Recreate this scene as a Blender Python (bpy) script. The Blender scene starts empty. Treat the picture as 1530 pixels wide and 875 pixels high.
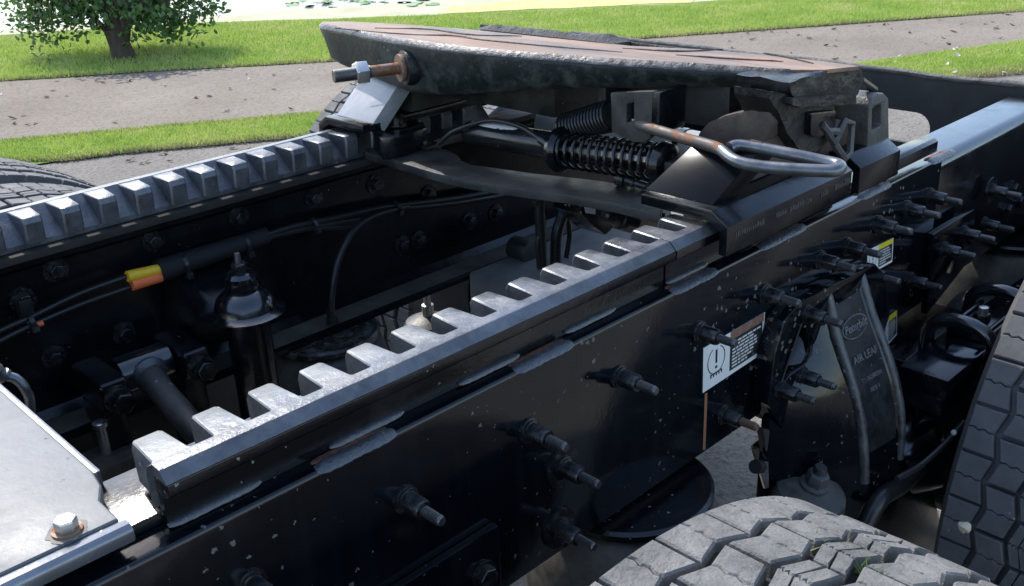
import bpy, bmesh, math, random
import numpy as np
from mathutils import Vector, Matrix
from mathutils.geometry import tessellate_polygon
from mathutils import noise as mnoise
random.seed(7); rng = np.random.default_rng(7)
S = bpy.context.scene
COL = S.collection
V = Vector
rad = math.radians
# ------------------------------------------------------------------ camera
# x: towards the rear of the truck, y: across to the far rail, z: up. near rail outer face y=0, rail top z=0
PW, PH = 1530.0, 875.0
CX, CY = PW/2, PH/2
VX, VY = (2453.0-CX, -290.0-CY), (-830.0-CX, -149.0-CY)
FPX = math.sqrt(-(VX[0]*VY[0]+VX[1]*VY[1]))
ax_ = V((VX[0], VX[1], FPX)).normalized(); ay_ = V((VY[0], VY[1], FPX)).normalized(); az_ = ax_.cross(ay_).normalized(); ay_ = az_.cross(ax_)
RIGHT = V((ax_.x, ay_.x, az_.x)); DOWN = V((ax_.y, ay_.y, az_.y)); FWD = V((ax_.z, ay_.z, az_.z))
CAM = V((0, -.656, .482))
cd = bpy.data.cameras.new('camera'); cam = bpy.data.objects.new('camera', cd); COL.objects.link(cam)
cam.matrix_world = Matrix((( RIGHT.x, -DOWN.x, -FWD.x, CAM.x), (RIGHT.y, -DOWN.y, -FWD.y, CAM.y), (RIGHT.z, -DOWN.z, -FWD.z, CAM.z), (0, 0, 0, 1)))
cd.sensor_width = 36; cd.lens = 36*FPX/PW; cd.clip_start = .02; cd.clip_end = 600
cd.dof.use_dof = False
S.camera = cam
S.render.resolution_x, S.render.resolution_y = 1024, 586
# ------------------------------------------------------------------ light
SUN_AZ, SUN_EL = rad(80), rad(47)
sunv = V((math.cos(SUN_EL)*math.cos(SUN_AZ), math.cos(SUN_EL)*math.sin(SUN_AZ), math.sin(SUN_EL)))
w = bpy.data.worlds.new('World'); S.world = w; w.use_nodes = True
nt = w.node_tree; bg = nt.nodes['Background']; sky = nt.nodes.new('ShaderNodeTexSky')
sky.sky_type = 'NISHITA'; sky.sun_disc = False; sky.sun_elevation = SUN_EL; sky.sun_rotation = math.pi/2-SUN_AZ
sky.air_density = 1.0; sky.dust_density = 1.2; sky.ozone_density = 1.0
nt.links.new(sky.outputs[0], bg.inputs[0]); bg.inputs[1].default_value = .15
sl = bpy.data.lights.new('sun', 'SUN'); sl.energy = 2.3; sl.angle = rad(.6); sl.color = (1, .955, .88)
so = bpy.data.objects.new('sun', sl); COL.objects.link(so); so.rotation_euler = (-sunv).to_track_quat('-Z', 'Y').to_euler()
S.view_settings.view_transform = 'Standard'; S.view_settings.look = 'None'; S.view_settings.gamma = 1
S.view_settings.exposure = 1.15

# ------------------------------------------------------------------ helpers
def pix(px, py, ax, v):
    """point where the photo's pixel ray meets the plane coordinate[ax]=v"""
    d = RIGHT*(px-CX)+DOWN*(py-CY)+FWD*FPX
    t = (v-CAM[ax])/d[ax]
    return CAM+d*t
def pxs(pts, ax, v): return [pix(p[0], p[1], ax, v) for p in pts]
def BM(): return bmesh.new()
def loft(bm, loops, caps=True, closed=True, ring=False):
    vs = [[bm.verts.new(p) for p in L] for L in loops]
    n = len(vs[0]); m = len(vs)
    for i in range(m if ring else m-1):
        a, b = vs[i], vs[(i+1) % m]
        for k in range(n if closed else n-1):
            bm.faces.new((a[k], a[(k+1) % n], b[(k+1) % n], b[k]))
    if caps and not ring:
        bm.faces.new(vs[0][::-1]); bm.faces.new(vs[-1])
    return vs
def slab(bm, pts, off, holes=()):
    off = V(off); pts = [V(p) for p in pts]
    if not holes:
        loft(bm, [pts, [p+off for p in pts]]); return
    polys = [pts]+[[V(p) for p in h] for h in holes]
    flat = [p for P in polys for p in P]
    tris = tessellate_polygon(polys)
    a = [bm.verts.new(p) for p in flat]; b = [bm.verts.new(p+off) for p in flat]
    for t in tris:
        try:
            bm.faces.new([a[i] for i in t]); bm.faces.new([b[i] for i in reversed(t)])
        except ValueError: pass
    o = 0
    for P in polys:
        n = len(P)
        for k in range(n): bm.faces.new((a[o+k], a[o+(k+1) % n], b[o+(k+1) % n], b[o+k]))
        o += n
def box(bm, x0, x1, y0, y1, z0, z1):
    loft(bm, [[V((x0, y0, z0)), V((x1, y0, z0)), V((x1, y1, z0)), V((x0, y1, z0))], [V((x0, y0, z1)), V((x1, y0, z1)), V((x1, y1, z1)), V((x0, y1, z1))]])
def frame(t):
    t = t.normalized(); u = t.orthogonal().normalized(); return u, t.cross(u)
def tube(bm, path, r, seg=10, caps=True, ring=False):
    path = [V(p) for p in path]; n = len(path)
    rs = r if isinstance(r, (list, tuple)) else [r]*n
    loops = []; u = None
    for i, p in enumerate(path):
        if ring: t = path[(i+1) % n]-path[i-1]
        else: t = path[min(i+1, n-1)]-path[max(i-1, 0)]
        t.normalize()
        if u is None: u = t.orthogonal().normalized()
        else: u = (u-t*u.dot(t)).normalized()
        w_ = t.cross(u)
        loops.append([p+(u*math.cos(a)+w_*math.sin(a))*rs[i] for a in [2*math.pi*k/seg for k in range(seg)]])
    loft(bm, loops, caps, True, ring)
def cyl(bm, p0, p1, r0, r1=None, seg=16): tube(bm, [p0, p1], [r0, r0 if r1 is None else r1], seg)
def lathe(bm, org, axis, prof, seg=24, caps=True):
    org = V(org); axis = V(axis).normalized(); u, w_ = frame(axis)
    loft(bm, [[org+axis*h+(u*math.cos(2*math.pi*k/seg)+w_*math.sin(2*math.pi*k/seg))*r for k in range(seg)] for r, h in prof], caps)
def sect(bm, prof, x0, x1):
    """profile of (y,z) swept along x"""
    loft(bm, [[V((x0, y, z)) for y, z in prof], [V((x1, y, z)) for y, z in prof]])
def smooth_path(pts, n=8):
    pts = [V(p) for p in pts]; out = []
    P = [pts[0]*2-pts[1]]+pts+[pts[-1]*2-pts[-2]]
    for i in range(1, len(P)-2):
        for k in range(n):
            t = k/n; a, b, c, d = P[i-1:i+3]
            out.append(.5*((2*b)+(c-a)*t+(2*a-5*b+4*c-d)*t*t+(3*b-a-3*c+d)*t**3))
    out.append(pts[-1]); return out
def bev(bm, off, seg=2, ang=28):
    bmesh.ops.recalc_face_normals(bm, faces=bm.faces)
    es = [e for e in bm.edges if len(e.link_faces) == 2 and e.calc_face_angle(0) > rad(ang)]
    bmesh.ops.bevel(bm, geom=es, offset=off, segments=seg, profile=.6, affect='EDGES', clamp_overlap=True)
def jitter(bm, amp, sc):
    from mathutils import noise
    for v in bm.verts:
        v.co += V(noise.noise_vector(v.co*sc))*amp
def mesh_of(bm, name, mat, ang=35):
    bmesh.ops.recalc_face_normals(bm, faces=bm.faces)
    me = bpy.data.meshes.new(name); bm.to_mesh(me); bm.free()
    if ang:
        me.polygons.foreach_set('use_smooth', [True]*len(me.polygons)); me.set_sharp_from_angle(angle=rad(ang))
    if mat: me.materials.append(mat)
    return me
def tag(o, label=None, cat=None, group=None, kind=None):
    if label: o['label'] = label
    if cat: o['category'] = cat
    if group: o['group'] = group
    if kind: o['kind'] = kind
    return o
def inst(name, me, parent=None, loc=(0, 0, 0), rot=(0, 0, 0), **k):
    o = bpy.data.objects.new(name, me); COL.objects.link(o)
    if parent is not None: o.parent = parent
    o.location = V(loc); o.rotation_euler = rot
    return tag(o, **k)
def mk(name, bm, mat, parent=None, bevel=0, ang=35, seg=2, sub=False, **k):
    """mesh built in world coordinates; parent = thing (Empty with only a location)"""
    if bevel: bev(bm, bevel, seg)
    me = mesh_of(bm, name, mat, ang)
    loc = (0, 0, 0)
    if parent is not None and not sub: loc = -parent.location
    return inst(name, me, parent, loc, **k)
def thing(name, label, cat, loc, group=None):
    o = bpy.data.objects.new(name, None); COL.objects.link(o); o.location = V(loc); o.empty_display_size = .05
    return tag(o, label, cat, group)
def struct(name, bm, mat, **k): return mk(name, bm, mat, None, kind='structure', **k)

# ------------------------------------------------------------------ materials
def M(name, base, rough=.4, metal=0, spec=.5, var=(.25, 12), dust=None, speck=None, rust=None, bump=None, rvar=(.12, 25), coat=0, scuff=None, stretch=None, streak=None):
    m = bpy.data.materials.new(name); m.use_nodes = True; N = m.node_tree.nodes; L = m.node_tree.links
    b = N['Principled BSDF']; b.inputs['Metallic'].default_value = metal; b.inputs['Specular IOR Level'].default_value = spec
    b.inputs['Coat Weight'].default_value = coat; b.inputs['Coat Roughness'].default_value = .12
    g = N.new('ShaderNodeNewGeometry'); pos = g.outputs['Position']
    if stretch:
        mp = N.new('ShaderNodeMapping'); mp.inputs['Scale'].default_value = stretch; L.new(pos, mp.inputs[0]); pos = mp.outputs[0]
    def noise(sc, det=6, ro=.6, dist=0):
        n = N.new('ShaderNodeTexNoise'); n.inputs['Scale'].default_value = sc; n.inputs['Detail'].default_value = det
        n.inputs['Roughness'].default_value = ro; n.inputs['Distortion'].default_value = dist; L.new(pos, n.inputs['Vector']); return n.outputs['Fac']
    def mrange(v, a, c, d=0., e=1.):
        n = N.new('ShaderNodeMapRange'); n.inputs[1].default_value = a; n.inputs[2].default_value = c; n.inputs[3].default_value = d; n.inputs[4].default_value = e
        L.new(v, n.inputs[0]); return n.outputs[0]
    def math_(op, a, c):
        n = N.new('ShaderNodeMath'); n.operation = op
        for i, q in enumerate((a, c)):
            if hasattr(q, 'is_linked') or hasattr(q, 'links'): L.new(q, n.inputs[i])
            else: n.inputs[i].default_value = q
        return n.outputs[0]
    def mix(f, a, c):
        n = N.new('ShaderNodeMix'); n.data_type = 'RGBA'
        if isinstance(f, float): n.inputs[0].default_value = f
        else: L.new(f, n.inputs[0])
        for i, q in ((6, a), (7, c)):
            if isinstance(q, tuple): n.inputs[i].default_value = (*q[:3], 1)
            else: L.new(q, n.inputs[i])
        return n.outputs[2]
    def mixf(f, a, c):
        n = N.new('ShaderNodeMix'); L.new(f, n.inputs[0])
        for i, q in ((2, a), (3, c)):
            if isinstance(q, float): n.inputs[i].default_value = q
            else: L.new(q, n.inputs[i])
        return n.outputs[0]
    a, sc = var
    col = mix(mrange(noise(sc), .3, .7), tuple(min(1, c*(1-a)) for c in base), tuple(min(1, c*(1+a)) for c in base))
    ro = mrange(noise(rvar[1]), .3, .7, max(.03, rough-rvar[0]), min(1, rough+rvar[0]))
    def layer(f, c, r):
        nonlocal col, ro
        col = mix(f, col, c); ro = mixf(f, ro, r)
    if rust:   # (threshold, scale, colour)
        layer(mrange(noise(rust[1], 8, .7), rust[0], rust[0]+.06), rust[2] if len(rust) > 2 else (.16, .06, .03), .8)
    if scuff:  # (threshold, scale, colour, rough)
        layer(mrange(noise(scuff[1], 10, .75, .6), scuff[0], scuff[0]+(scuff[4] if len(scuff) > 4 else .05)), scuff[2], scuff[3])
    if dust:   # (amount, scale, colour, lo, hi)
        layer(math_('MULTIPLY', mrange(noise(dust[1], 9, .7), dust[3], dust[4]), dust[0]), dust[2], .75)
    if streak:  # (amount, colour, rough): runs down the face
        mp2 = N.new('ShaderNodeMapping'); mp2.inputs['Scale'].default_value = (38, 38, 2.2); L.new(pos, mp2.inputs[0])
        sn = N.new('ShaderNodeTexNoise'); sn.inputs['Scale'].default_value = 1; sn.inputs['Detail'].default_value = 5; L.new(mp2.outputs[0], sn.inputs['Vector'])
        layer(math_('MULTIPLY', mrange(sn.outputs['Fac'], .52, .8), streak[0]), streak[1], streak[2])
    if speck:  # (density, scale, size, colour)
        v = N.new('ShaderNodeTexVoronoi'); v.inputs['Scale'].default_value = speck[1]
        dn = N.new('ShaderNodeTexNoise'); dn.inputs['Scale'].default_value = speck[1]*2.2; L.new(pos, dn.inputs['Vector'])
        va = N.new('ShaderNodeVectorMath'); va.operation = 'MULTIPLY_ADD'; L.new(dn.outputs['Color'], va.inputs[0]); va.inputs[1].default_value = [.9/speck[1]]*3; L.new(pos, va.inputs[2]); L.new(va.outputs[0], v.inputs['Vector'])
        sp = N.new('ShaderNodeSeparateColor'); L.new(v.outputs['Color'], sp.inputs[0])
        lim = math_('MULTIPLY', math_('MAXIMUM', math_('SUBTRACT', sp.outputs[0], 1-speck[0]), 0.), speck[2]/speck[0])
        big = mrange(noise(5, 3), .4, .62)
        layer(math_('MULTIPLY', math_('LESS_THAN', v.outputs['Distance'], math_('MULTIPLY', lim, big)), .8), speck[3], .7)
    L.new(col, b.inputs['Base Color']); L.new(ro, b.inputs['Roughness'])
    if bump:   # (strength, scale, distance)
        bp = N.new('ShaderNodeBump'); bp.inputs['Strength'].default_value = bump[0]; bp.inputs['Distance'].default_value = bump[2]
        L.new(noise(bump[1], 6, .65), bp.inputs['Height']); L.new(bp.outputs[0], b.inputs['Normal'])
    return m
DUST = (.22, .21, .19)
m_frame = M('black chassis paint', (.0022, .0036, .0062), .08, spec=.5, rvar=(.05, 18), streak=(.16, (.03, .032, .034), .45), dust=(.05, 6, (.06, .06, .06), .5, .8), speck=(.5, 105, .42, (.13, .118, .105)), rust=(.735, 9, (.07, .045, .03)), bump=(.07, 90, .002))
m_frame_in = M('black chassis paint inside', (.003, .0045, .0065), .17, spec=.45, streak=(.15, (.03, .03, .03), .5), dust=(.12, 7, (.05, .05, .05), .45, .75), speck=(.1, 160, .25, (.2, .2, .2)), bump=(.15, 140, .002))
m_rail = M('black rail paint clean', (.005, .0065, .009), .16, spec=.9, coat=.5, dust=(.12, 6, (.08, .085, .09), .5, .8), bump=(.1, 120, .002))
m_rack = M('dusty black cast rack', (.115, .122, .135), .32, metal=.55, spec=.8, var=(.35, 30), dust=(.55, 38, (.2, .2, .195), .45, .75), speck=(.2, 110, .4, (.34, .3, .26)), rust=(.67, 34, (.2, .1, .06)), bump=(.35, 90, .003))
m_black = M('black painted steel', (.004, .005, .007), .15, spec=.6, dust=(.18, 18, (.1, .1, .1), .5, .75), speck=(.2, 150, .35, (.25, .24, .22)), bump=(.2, 120, .002))
m_dusty = M('dusty black steel', (.016, .0165, .017), .42, dust=(.6, 14, (.085, .08, .07), .38, .66), speck=(.2, 140, .35, (.25, .24, .22)), bump=(.3, 90, .003))
m_bolt = M('black bolt', (.008, .0085, .010), .2, spec=.7, dust=(.35, 90, (.13, .13, .125), .48, .72), bump=(.2, 200, .001))
m_steel = M('bare threaded steel', (.14, .14, .142), .36, metal=.85, dust=(.5, 120, (.12, .11, .1), .45, .7), bump=(.3, 250, .001))
m_zinc = M('zinc plated steel', (.62, .61, .58), .32, metal=.9, rust=(.66, 90, (.25, .12, .05)))
m_rusty = M('rusty bolt steel', (.20, .13, .09), .6, metal=.4, rust=(.5, 60, (.23, .085, .035)), bump=(.4, 150, .002))
m_weld = M('weld bead paint', (.045, .05, .058), .24, spec=1.0, rust=(.62, 40, (.19, .09, .06)), dust=(.3, 40, (.1, .1, .1), .5, .7), bump=(.5, 160, .003))
m_weldrust = M('rusty weld edge', (.09, .05, .035), .7, rust=(.45, 60, (.2, .085, .05)), bump=(.5, 120, .003))
m_skirt = M('dark green black skirt', (.010, .016, .0155), .42, dust=(.7, 30, (.09, .10, .09), .47, .68), speck=(.25, 120, .4, (.25, .26, .23)), bump=(.4, 80, .003))
m_wear = M('worn bevel steel', (.035, .037, .04), .35, metal=.3, spec=.8, dust=(.6, 26, (.26, .25, .23), .5, .66), bump=(.6, 90, .004))
m_top = M('worn rusty plate top', (.28, .15, .085), .5, metal=.1, var=(.35, 9), scuff=(.43, 9, (.03, .028, .027), .42, .2), dust=(.45, 30, (.4, .33, .26), .45, .75), bump=(.3, 70, .002), stretch=(1, .22, 1))
m_grease = M('black grease', (.010, .0095, .0095), .5, spec=.4, dust=(.4, 60, (.07, .06, .055), .5, .7), bump=(1, 130, .008))
m_caked = M('grease caked steel', (.007, .0075, .0085), .33, dust=(.28, 34, (.1, .098, .09), .45, .7), scuff=(.68, 30, (.18, .15, .1), .7), bump=(.8, 70, .004))
m_brown = M('brown dusty casting', (.06, .046, .036), .7, var=(.4, 20), dust=(.6, 25, (.16, .11, .078), .42, .7), bump=(.4, 60, .004))
m_cast = M('grey rough casting', (.10, .10, .098), .48, metal=.3, var=(.3, 40), rust=(.66, 12, (.22, .1, .05)), bump=(.6, 160, .003))
m_handle = M('worn handle steel', (.17, .178, .19), .28, metal=.75, var=(.3, 50), dust=(.5, 60, (.13, .12, .1), .5, .7))
m_hrust = M('rusty handle rod', (.085, .078, .07), .55, metal=.3, rust=(.52, 40, (.2, .095, .05)), bump=(.4, 120, .002))
m_rubber = M('dusty tyre rubber', (.085, .084, .081), .7, spec=.4, var=(.3, 22), dust=(.8, 13, (.25, .242, .23), .3, .66), rust=(.66, 9, (.2, .165, .12)), speck=(.12, 140, .3, (.42, .41, .39)), scuff=(.64, 55, (.06, .058, .055), .8), bump=(1, 42, .007))
m_rubber_d = M('tyre rubber', (.11, .111, .113), .7, spec=.3, var=(.2, 30), dust=(.6, 18, (.105, .105, .105), .4, .7), speck=(.06, 140, .3, (.3, .3, .3)), bump=(.35, 90, .002))
m_groove = M('tyre groove rubber', (.035, .034, .033), .85, spec=.2, dust=(.4, 30, (.09, .085, .075), .4, .7))
m_bellows = M('air spring rubber', (.035, .034, .031), .5, dust=(.8, 20, (.16, .148, .125), .36, .66), bump=(.2, 90, .002))  # dusty rubber, its dust paled in place of light reaching the springs
m_deck = M('grey deck plate', (.075, .085, .10), .42, spec=.5, streak=(.3, (.05, .055, .06), .4), var=(.15, 9), dust=(.4, 14, (.17, .175, .18), .45, .7), speck=(.3, 120, .3, (.05, .05, .05)), scuff=(.66, 16, (.2, .2, .2), .6, .1), bump=(.15, 60, .002))
m_deckedge = M('deck edge', (.2, .21, .23), .25, metal=.6, speck=(.3, 110, .35, (.5, .5, .5)), dust=(.4, 30, (.4, .4, .4), .5, .7))
m_yellow = M('yellow sleeve', (1.0, .58, .03), .45, var=(.08, 40))
m_orange = M('orange sleeve', (.95, .2, .06), .5, var=(.08, 40))
m_loom = M('black loom', (.012, .012, .013), .6, bump=(.9, 700, .002))
m_cable = M('black cable', (.02, .02, .02), .35)
m_plastic = M('black plastic', (.02, .02, .021), .3, dust=(.4, 60, (.2, .2, .2), .55, .7))
m_white = M('white decal', (.78, .77, .73), .5, scuff=(.67, 40, (.5, .42, .2), .6), var=(.05, 40))
m_decal_k = M('black decal', (.018, .02, .022), .45, speck=(.2, 200, .3, (.3, .3, .3)))
m_decal_y = M('yellow decal', (.80, .66, .02), .5)
m_decal_r = M('faded header', (.20, .09, .05), .6, dust=(.7, 60, (.2, .19, .17), .45, .62))
m_streak = M('rust streak', (.27, .12, .055), .75)
m_panel = M('dark plastic panel', (.03, .029, .027), .7, dust=(.6, 6, (.06, .055, .05), .4, .7), bump=(.2, 40, .004))
m_pedge = M('frayed panel edge', (.11, .105, .1), .7, dust=(.6, 30, (.2, .19, .18), .4, .7), bump=(.8, 60, .01))
m_grey = M('grey painted tube', (.32, .36, .37), .45, dust=(.4, 8, (.4, .42, .42), .4, .7))
m_chrome = M('shiny rod', (.22, .2, .17), .2, metal=1, dust=(.4, 60, (.05, .045, .04), .5, .7))
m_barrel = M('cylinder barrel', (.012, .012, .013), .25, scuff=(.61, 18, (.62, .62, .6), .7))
m_pebble = M('pale pebble', (.5, .43, .3), .8, bump=(.5, 120, .003))

# ------------------------------------------------------------------ ground, path, pond
ZG = -1.02
def gmat(name, c1, c2, c3, sc, rough=.9, fine=60, bump=.4, hue=None):
    m = bpy.data.materials.new(name); m.use_nodes = True; N = m.node_tree.nodes; L = m.node_tree.links; b = N['Principled BSDF']
    b.inputs['Roughness'].default_value = rough; b.inputs['Specular IOR Level'].default_value = .25
    g = N.new('ShaderNodeNewGeometry')
    def noise(s, d=6, r=.6):
        n = N.new('ShaderNodeTexNoise'); n.inputs['Scale'].default_value = s; n.inputs['Detail'].default_value = d; n.inputs['Roughness'].default_value = r
        L.new(g.outputs['Position'], n.inputs['Vector']); return n
    def ramp(f, stops):
        r = N.new('ShaderNodeValToRGB'); L.new(f, r.inputs[0])
        e = r.color_ramp.elements; e[0].position, e[0].color = stops[0][0], (*stops[0][1], 1); e[1].position, e[1].color = stops[-1][0], (*stops[-1][1], 1)
        for p, c in stops[1:-1]: q = e.new(p); q.color = (*c, 1)
        return r.outputs[0]
    n1 = noise(sc); n2 = noise(fine, 4, .7)
    a = ramp(n1.outputs[0], [(.3, c1), (.7, c2)])
    k = N.new('ShaderNodeMix'); k.data_type = 'RGBA'
    mr = N.new('ShaderNodeMapRange'); mr.inputs[1].default_value = .5; mr.inputs[2].default_value = .72; L.new(n2.outputs[0], mr.inputs[0])
    L.new(mr.outputs[0], k.inputs[0]); L.new(a, k.inputs[6]); k.inputs[7].default_value = (*c3, 1)
    L.new(k.outputs[2], b.inputs['Base Color'])
    bp = N.new('ShaderNodeBump'); bp.inputs['Strength'].default_value = bump; bp.inputs['Distance'].default_value = .02
    L.new(n2.outputs[0], bp.inputs['Height']); L.new(bp.outputs[0], b.inputs['Normal'])
    return m
m_lot = gmat('gravelly lot', (.19, .172, .15), (.26, .238, .21), (.10, .09, .078), 2, fine=45, bump=.8)
m_path = gmat('worn asphalt path', (.205, .172, .138), (.285, .245, .202), (.13, .11, .088), 1.1, fine=38, bump=.7)
m_soil = gmat('lawn soil', (.12, .19, .03), (.17, .25, .04), (.08, .12, .025), 2, fine=30)
m_shore = gmat('algae shore', (.42, .40, .26), (.52, .50, .38), (.36, .36, .22), 3, fine=25)
m_algae = gmat('yellow algae', (.55, .46, .16), (.60, .54, .28), (.40, .40, .12), 4, fine=18)
def gp(pts, z=ZG): return pxs(pts, 2, z)
def ext(line, a, b):
    """continue a traced ground line beyond both frame edges"""
    p0 = line[0]+(line[0]-line[1]).normalized()*a; p1 = line[-1]+(line[-1]-line[-2]).normalized()*b
    return [p0]+line+[p1]
e_lot = ext(gp([(99, 236), (171, 226), (445, 201), (1250, 128), (1530, 104)]), 9, 30)
e_path0 = ext(gp([(0, 211), (250, 188), (480, 168), (1270, 97), (1530, 61)]), 9, 30)
e_path1 = ext(gp([(0, 118), (240, 103), (480, 90), (930, 57), (1200, 38), (1530, 14)]), 9, 30)
e_shore = ext(gp([(0, 54), (150, 44), (300, 35), (480, 30), (640, 24), (740, 19), (900, 11), (1020, 7), (1200, -8), (1530, -30)]), 12, 40)
e_water = ext(gp([(0, 52), (150, 42), (300, 33), (400, 26), (480, 20), (640, 11), (760, -2), (900, -8), (1200, -22), (1530, -44)]), 12, 40)
def densify(L, n=60):
    d = [0]
    for a, b in zip(L, L[1:]): d.append(d[-1]+(b-a).length)
    out = []
    for k in range(n):
        s = d[-1]*k/(n-1); i = min(max(j for j in range(len(d)) if d[j] <= s+1e-9), len(L)-2)
        t = (s-d[i])/(d[i+1]-d[i]); out.append(L[i].lerp(L[i+1], t))
    return out
def strip(bm, A, B, z, n=90, wob=0.0):
    from mathutils import noise
    A = densify(A, n); B = densify(B, n)
    va = []; vb = []
    for a, b in zip(A, B):
        o = V((noise.noise(a*2.3), noise.noise(a*2.3+V((9, 0, 0))), 0))*wob; o2 = V((noise.noise(b*2.3), noise.noise(b*2.3+V((9, 0, 0))), 0))*wob
        va.append(bm.verts.new((a.x+o.x, a.y+o.y, z))); vb.append(bm.verts.new((b.x+o2.x, b.y+o2.y, z)))
    for k in range(n-1): bm.faces.new((va[k], va[k+1], vb[k+1], vb[k]))
bm = BM(); loft(bm, [[V((-300, -300, ZG-.02)), V((300, -300, ZG-.02)), V((300, 300, ZG-.02)), V((-300, 300, ZG-.02))]], caps=False)
bm.faces.new(list(bm.verts)); struct('ground', bm, m_lot)
off = lambda L, d: [p+V(d) for p in L]
bm = BM(); strip(bm, e_lot, e_path0, ZG-.010, 160, .07); struct('grass_strip', bm, m_soil)
bm = BM(); strip(bm, off(e_path0, (-.12, -.2, 0)), off(e_path1, (.15, .25, 0)), ZG-.016); struct('path', bm, m_path)
bm = BM(); strip(bm, e_path1, off(e_shore, (.1, .15, 0)), ZG-.0101, 160, .05); struct('lawn', bm, m_soil)
bm = BM(); strip(bm, e_shore, off(e_water, (.3, .5, 0)), ZG-.0125, 160, .08); struct('pond_shore', bm, m_shore)
# pond
m_water = bpy.data.materials.new('pond water'); m_water.use_nodes = True
N_ = m_water.node_tree.nodes; b = N_['Principled BSDF']; b.inputs['Base Color'].default_value = (.16, .19, .17, 1); b.inputs['Roughness'].default_value = .06; b.inputs['IOR'].default_value = 1.33
nz = N_.new('ShaderNodeTexNoise'); nz.inputs['Scale'].default_value = 3; bp = N_.new('ShaderNodeBump'); bp.inputs['Strength'].default_value = .25; bp.inputs['Distance'].default_value = .03
gg = N_.new('ShaderNodeNewGeometry'); mpn = N_.new('ShaderNodeMapping'); mpn.inputs['Rotation'].default_value = (0, 0, rad(35)); mpn.inputs['Scale'].default_value = (1, 3.5, 1)
lk = m_water.node_tree.links; lk.new(gg.outputs['Position'], mpn.inputs[0]); lk.new(mpn.outputs[0], nz.inputs['Vector']); lk.new(nz.outputs[0], bp.inputs['Height']); lk.new(bp.outputs[0], b.inputs['Normal'])
bm = BM(); strip(bm, e_water, off(e_water, (70, 110, 0)), ZG-.0145); struct('pond', bm, m_water)
m_pad = M('lily pad', (.13, .24, .03), .4, var=(.4, 3))
padme = None
for i in range(46):
    p = gp([(425+random.random()*250, random.uniform(-12, 9))])[0]
    if padme is None:
        bm = BM(); n = 9; loft(bm, [[V((.1*math.cos(2*math.pi*k/n*.93), .1*math.sin(2*math.pi*k/n*.93), z)) for k in range(n)]+[V((0, 0, z))] for z in (0, .004)]); padme = mesh_of(bm, 'lily_pad', m_pad, 0)
    o = inst('lily_pad', padme, None, (p.x, p.y, ZG-.008+.004*random.random()), (rad(random.uniform(-9, 9)), rad(random.uniform(-9, 9)), random.random()*6.28), label='green lily pad floating on the pond edge', cat='lily pad', group='lily pads on the pond')
    o.scale = [random.uniform(.35, .9)]*3
bm = BM(); strip(bm, ext(gp([(690, 17), (820, 12), (960, 4), (1010, 3)]), .2, .2), ext(gp([(700, 6), (820, -3), (960, -6), (1020, -4)]), .2, .2), ZG-.008, 60, .12)
mk('algae_mat', bm, m_algae, label='yellow algae mat along the pond shore', cat='algae', kind='stuff')
# grass blades
def blade_mat():
    m = bpy.data.materials.new('grass blade'); m.use_nodes = True; N = m.node_tree.nodes; L = m.node_tree.links; b = N['Principled BSDF']
    g = N.new('ShaderNodeNewGeometry'); n = N.new('ShaderNodeTexNoise'); n.inputs['Scale'].default_value = 2.2; n.inputs['Detail'].default_value = 8; n.inputs['Roughness'].default_value = .75; L.new(g.outputs['Position'], n.inputs['Vector'])
    r = N.new('ShaderNodeValToRGB'); L.new(n.outputs[0], r.inputs[0]); e = r.color_ramp.elements
    e[0].position, e[0].color = .28, (.29, .43, .08, 1); e[1].position, e[1].color = .72, (.62, .60, .25, 1); q = e.new(.5); q.color = (.43, .54, .12, 1)
    L.new(r.outputs[0], b.inputs['Base Color']); b.inputs['Roughness'].default_value = .55; b.inputs['Transmission Weight'].default_value = 0
    t = N.new('ShaderNodeBsdfTranslucent'); L.new(r.outputs[0], t.inputs[0]); mx = N.new('ShaderNodeMixShader'); mx.inputs[0].default_value = .35
    L.new(b.outputs[0], mx.inputs[1]); L.new(t.outputs[0], mx.inputs[2]); L.new(mx.outputs[0], N['Material Output'].inputs[0]); return m
m_blade = blade_mat()
def blades(name, A, B, n, z, label, hmax=.055, edge=.0, mat=None):
    A = np.array([list(p) for p in densify(A, 200)]); B = np.array([list(p) for p in densify(B, 200)])
    u = rng.random(n)*198.99; i = u.astype(int); t = (u-i)[:, None]; s = rng.random(n)[:, None]*(1+2*edge)-edge
    a = A[i]*(1-t)+A[i+1]*t; c = B[i]*(1-t)+B[i+1]*t; P = a*(1-s)+c*s
    ang = rng.random(n)*6.28; h = hmax*(.45+.55*rng.random(n)); w_ = .003+.003*rng.random(n)
    dx = np.cos(ang)*w_; dy = np.sin(ang)*w_; lx = rng.normal(0, .35, n)*h; ly = rng.normal(0, .35, n)*h
    Vt = np.empty((n*3, 3), np.float32)
    Vt[0::3] = np.c_[P[:, 0]-dx, P[:, 1]-dy, np.full(n, z)]; Vt[1::3] = np.c_[P[:, 0]+dx, P[:, 1]+dy, np.full(n, z)]; Vt[2::3] = np.c_[P[:, 0]+lx, P[:, 1]+ly, z+h]
    me = bpy.data.meshes.new(name); me.vertices.add(n*3); me.vertices.foreach_set('co', Vt.ravel()); me.loops.add(n*3); me.loops.foreach_set('vertex_index', np.arange(n*3, dtype=np.int32))
    me.polygons.add(n); me.polygons.foreach_set('loop_start', np.arange(0, n*3, 3, dtype=np.int32)); me.update(); me.materials.append(mat or m_blade)
    inst(name, me, label=label, cat='grass', kind='stuff')
blades('grass_blades', gp([(-60, 242), (99, 236), (171, 226), (445, 201), (640, 186)]), gp([(-60, 216), (0, 211), (250, 188), (480, 168), (640, 153)]), 34000, ZG-.011, 'narrow strip of short grass between lot and path', .036, .03)
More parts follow.
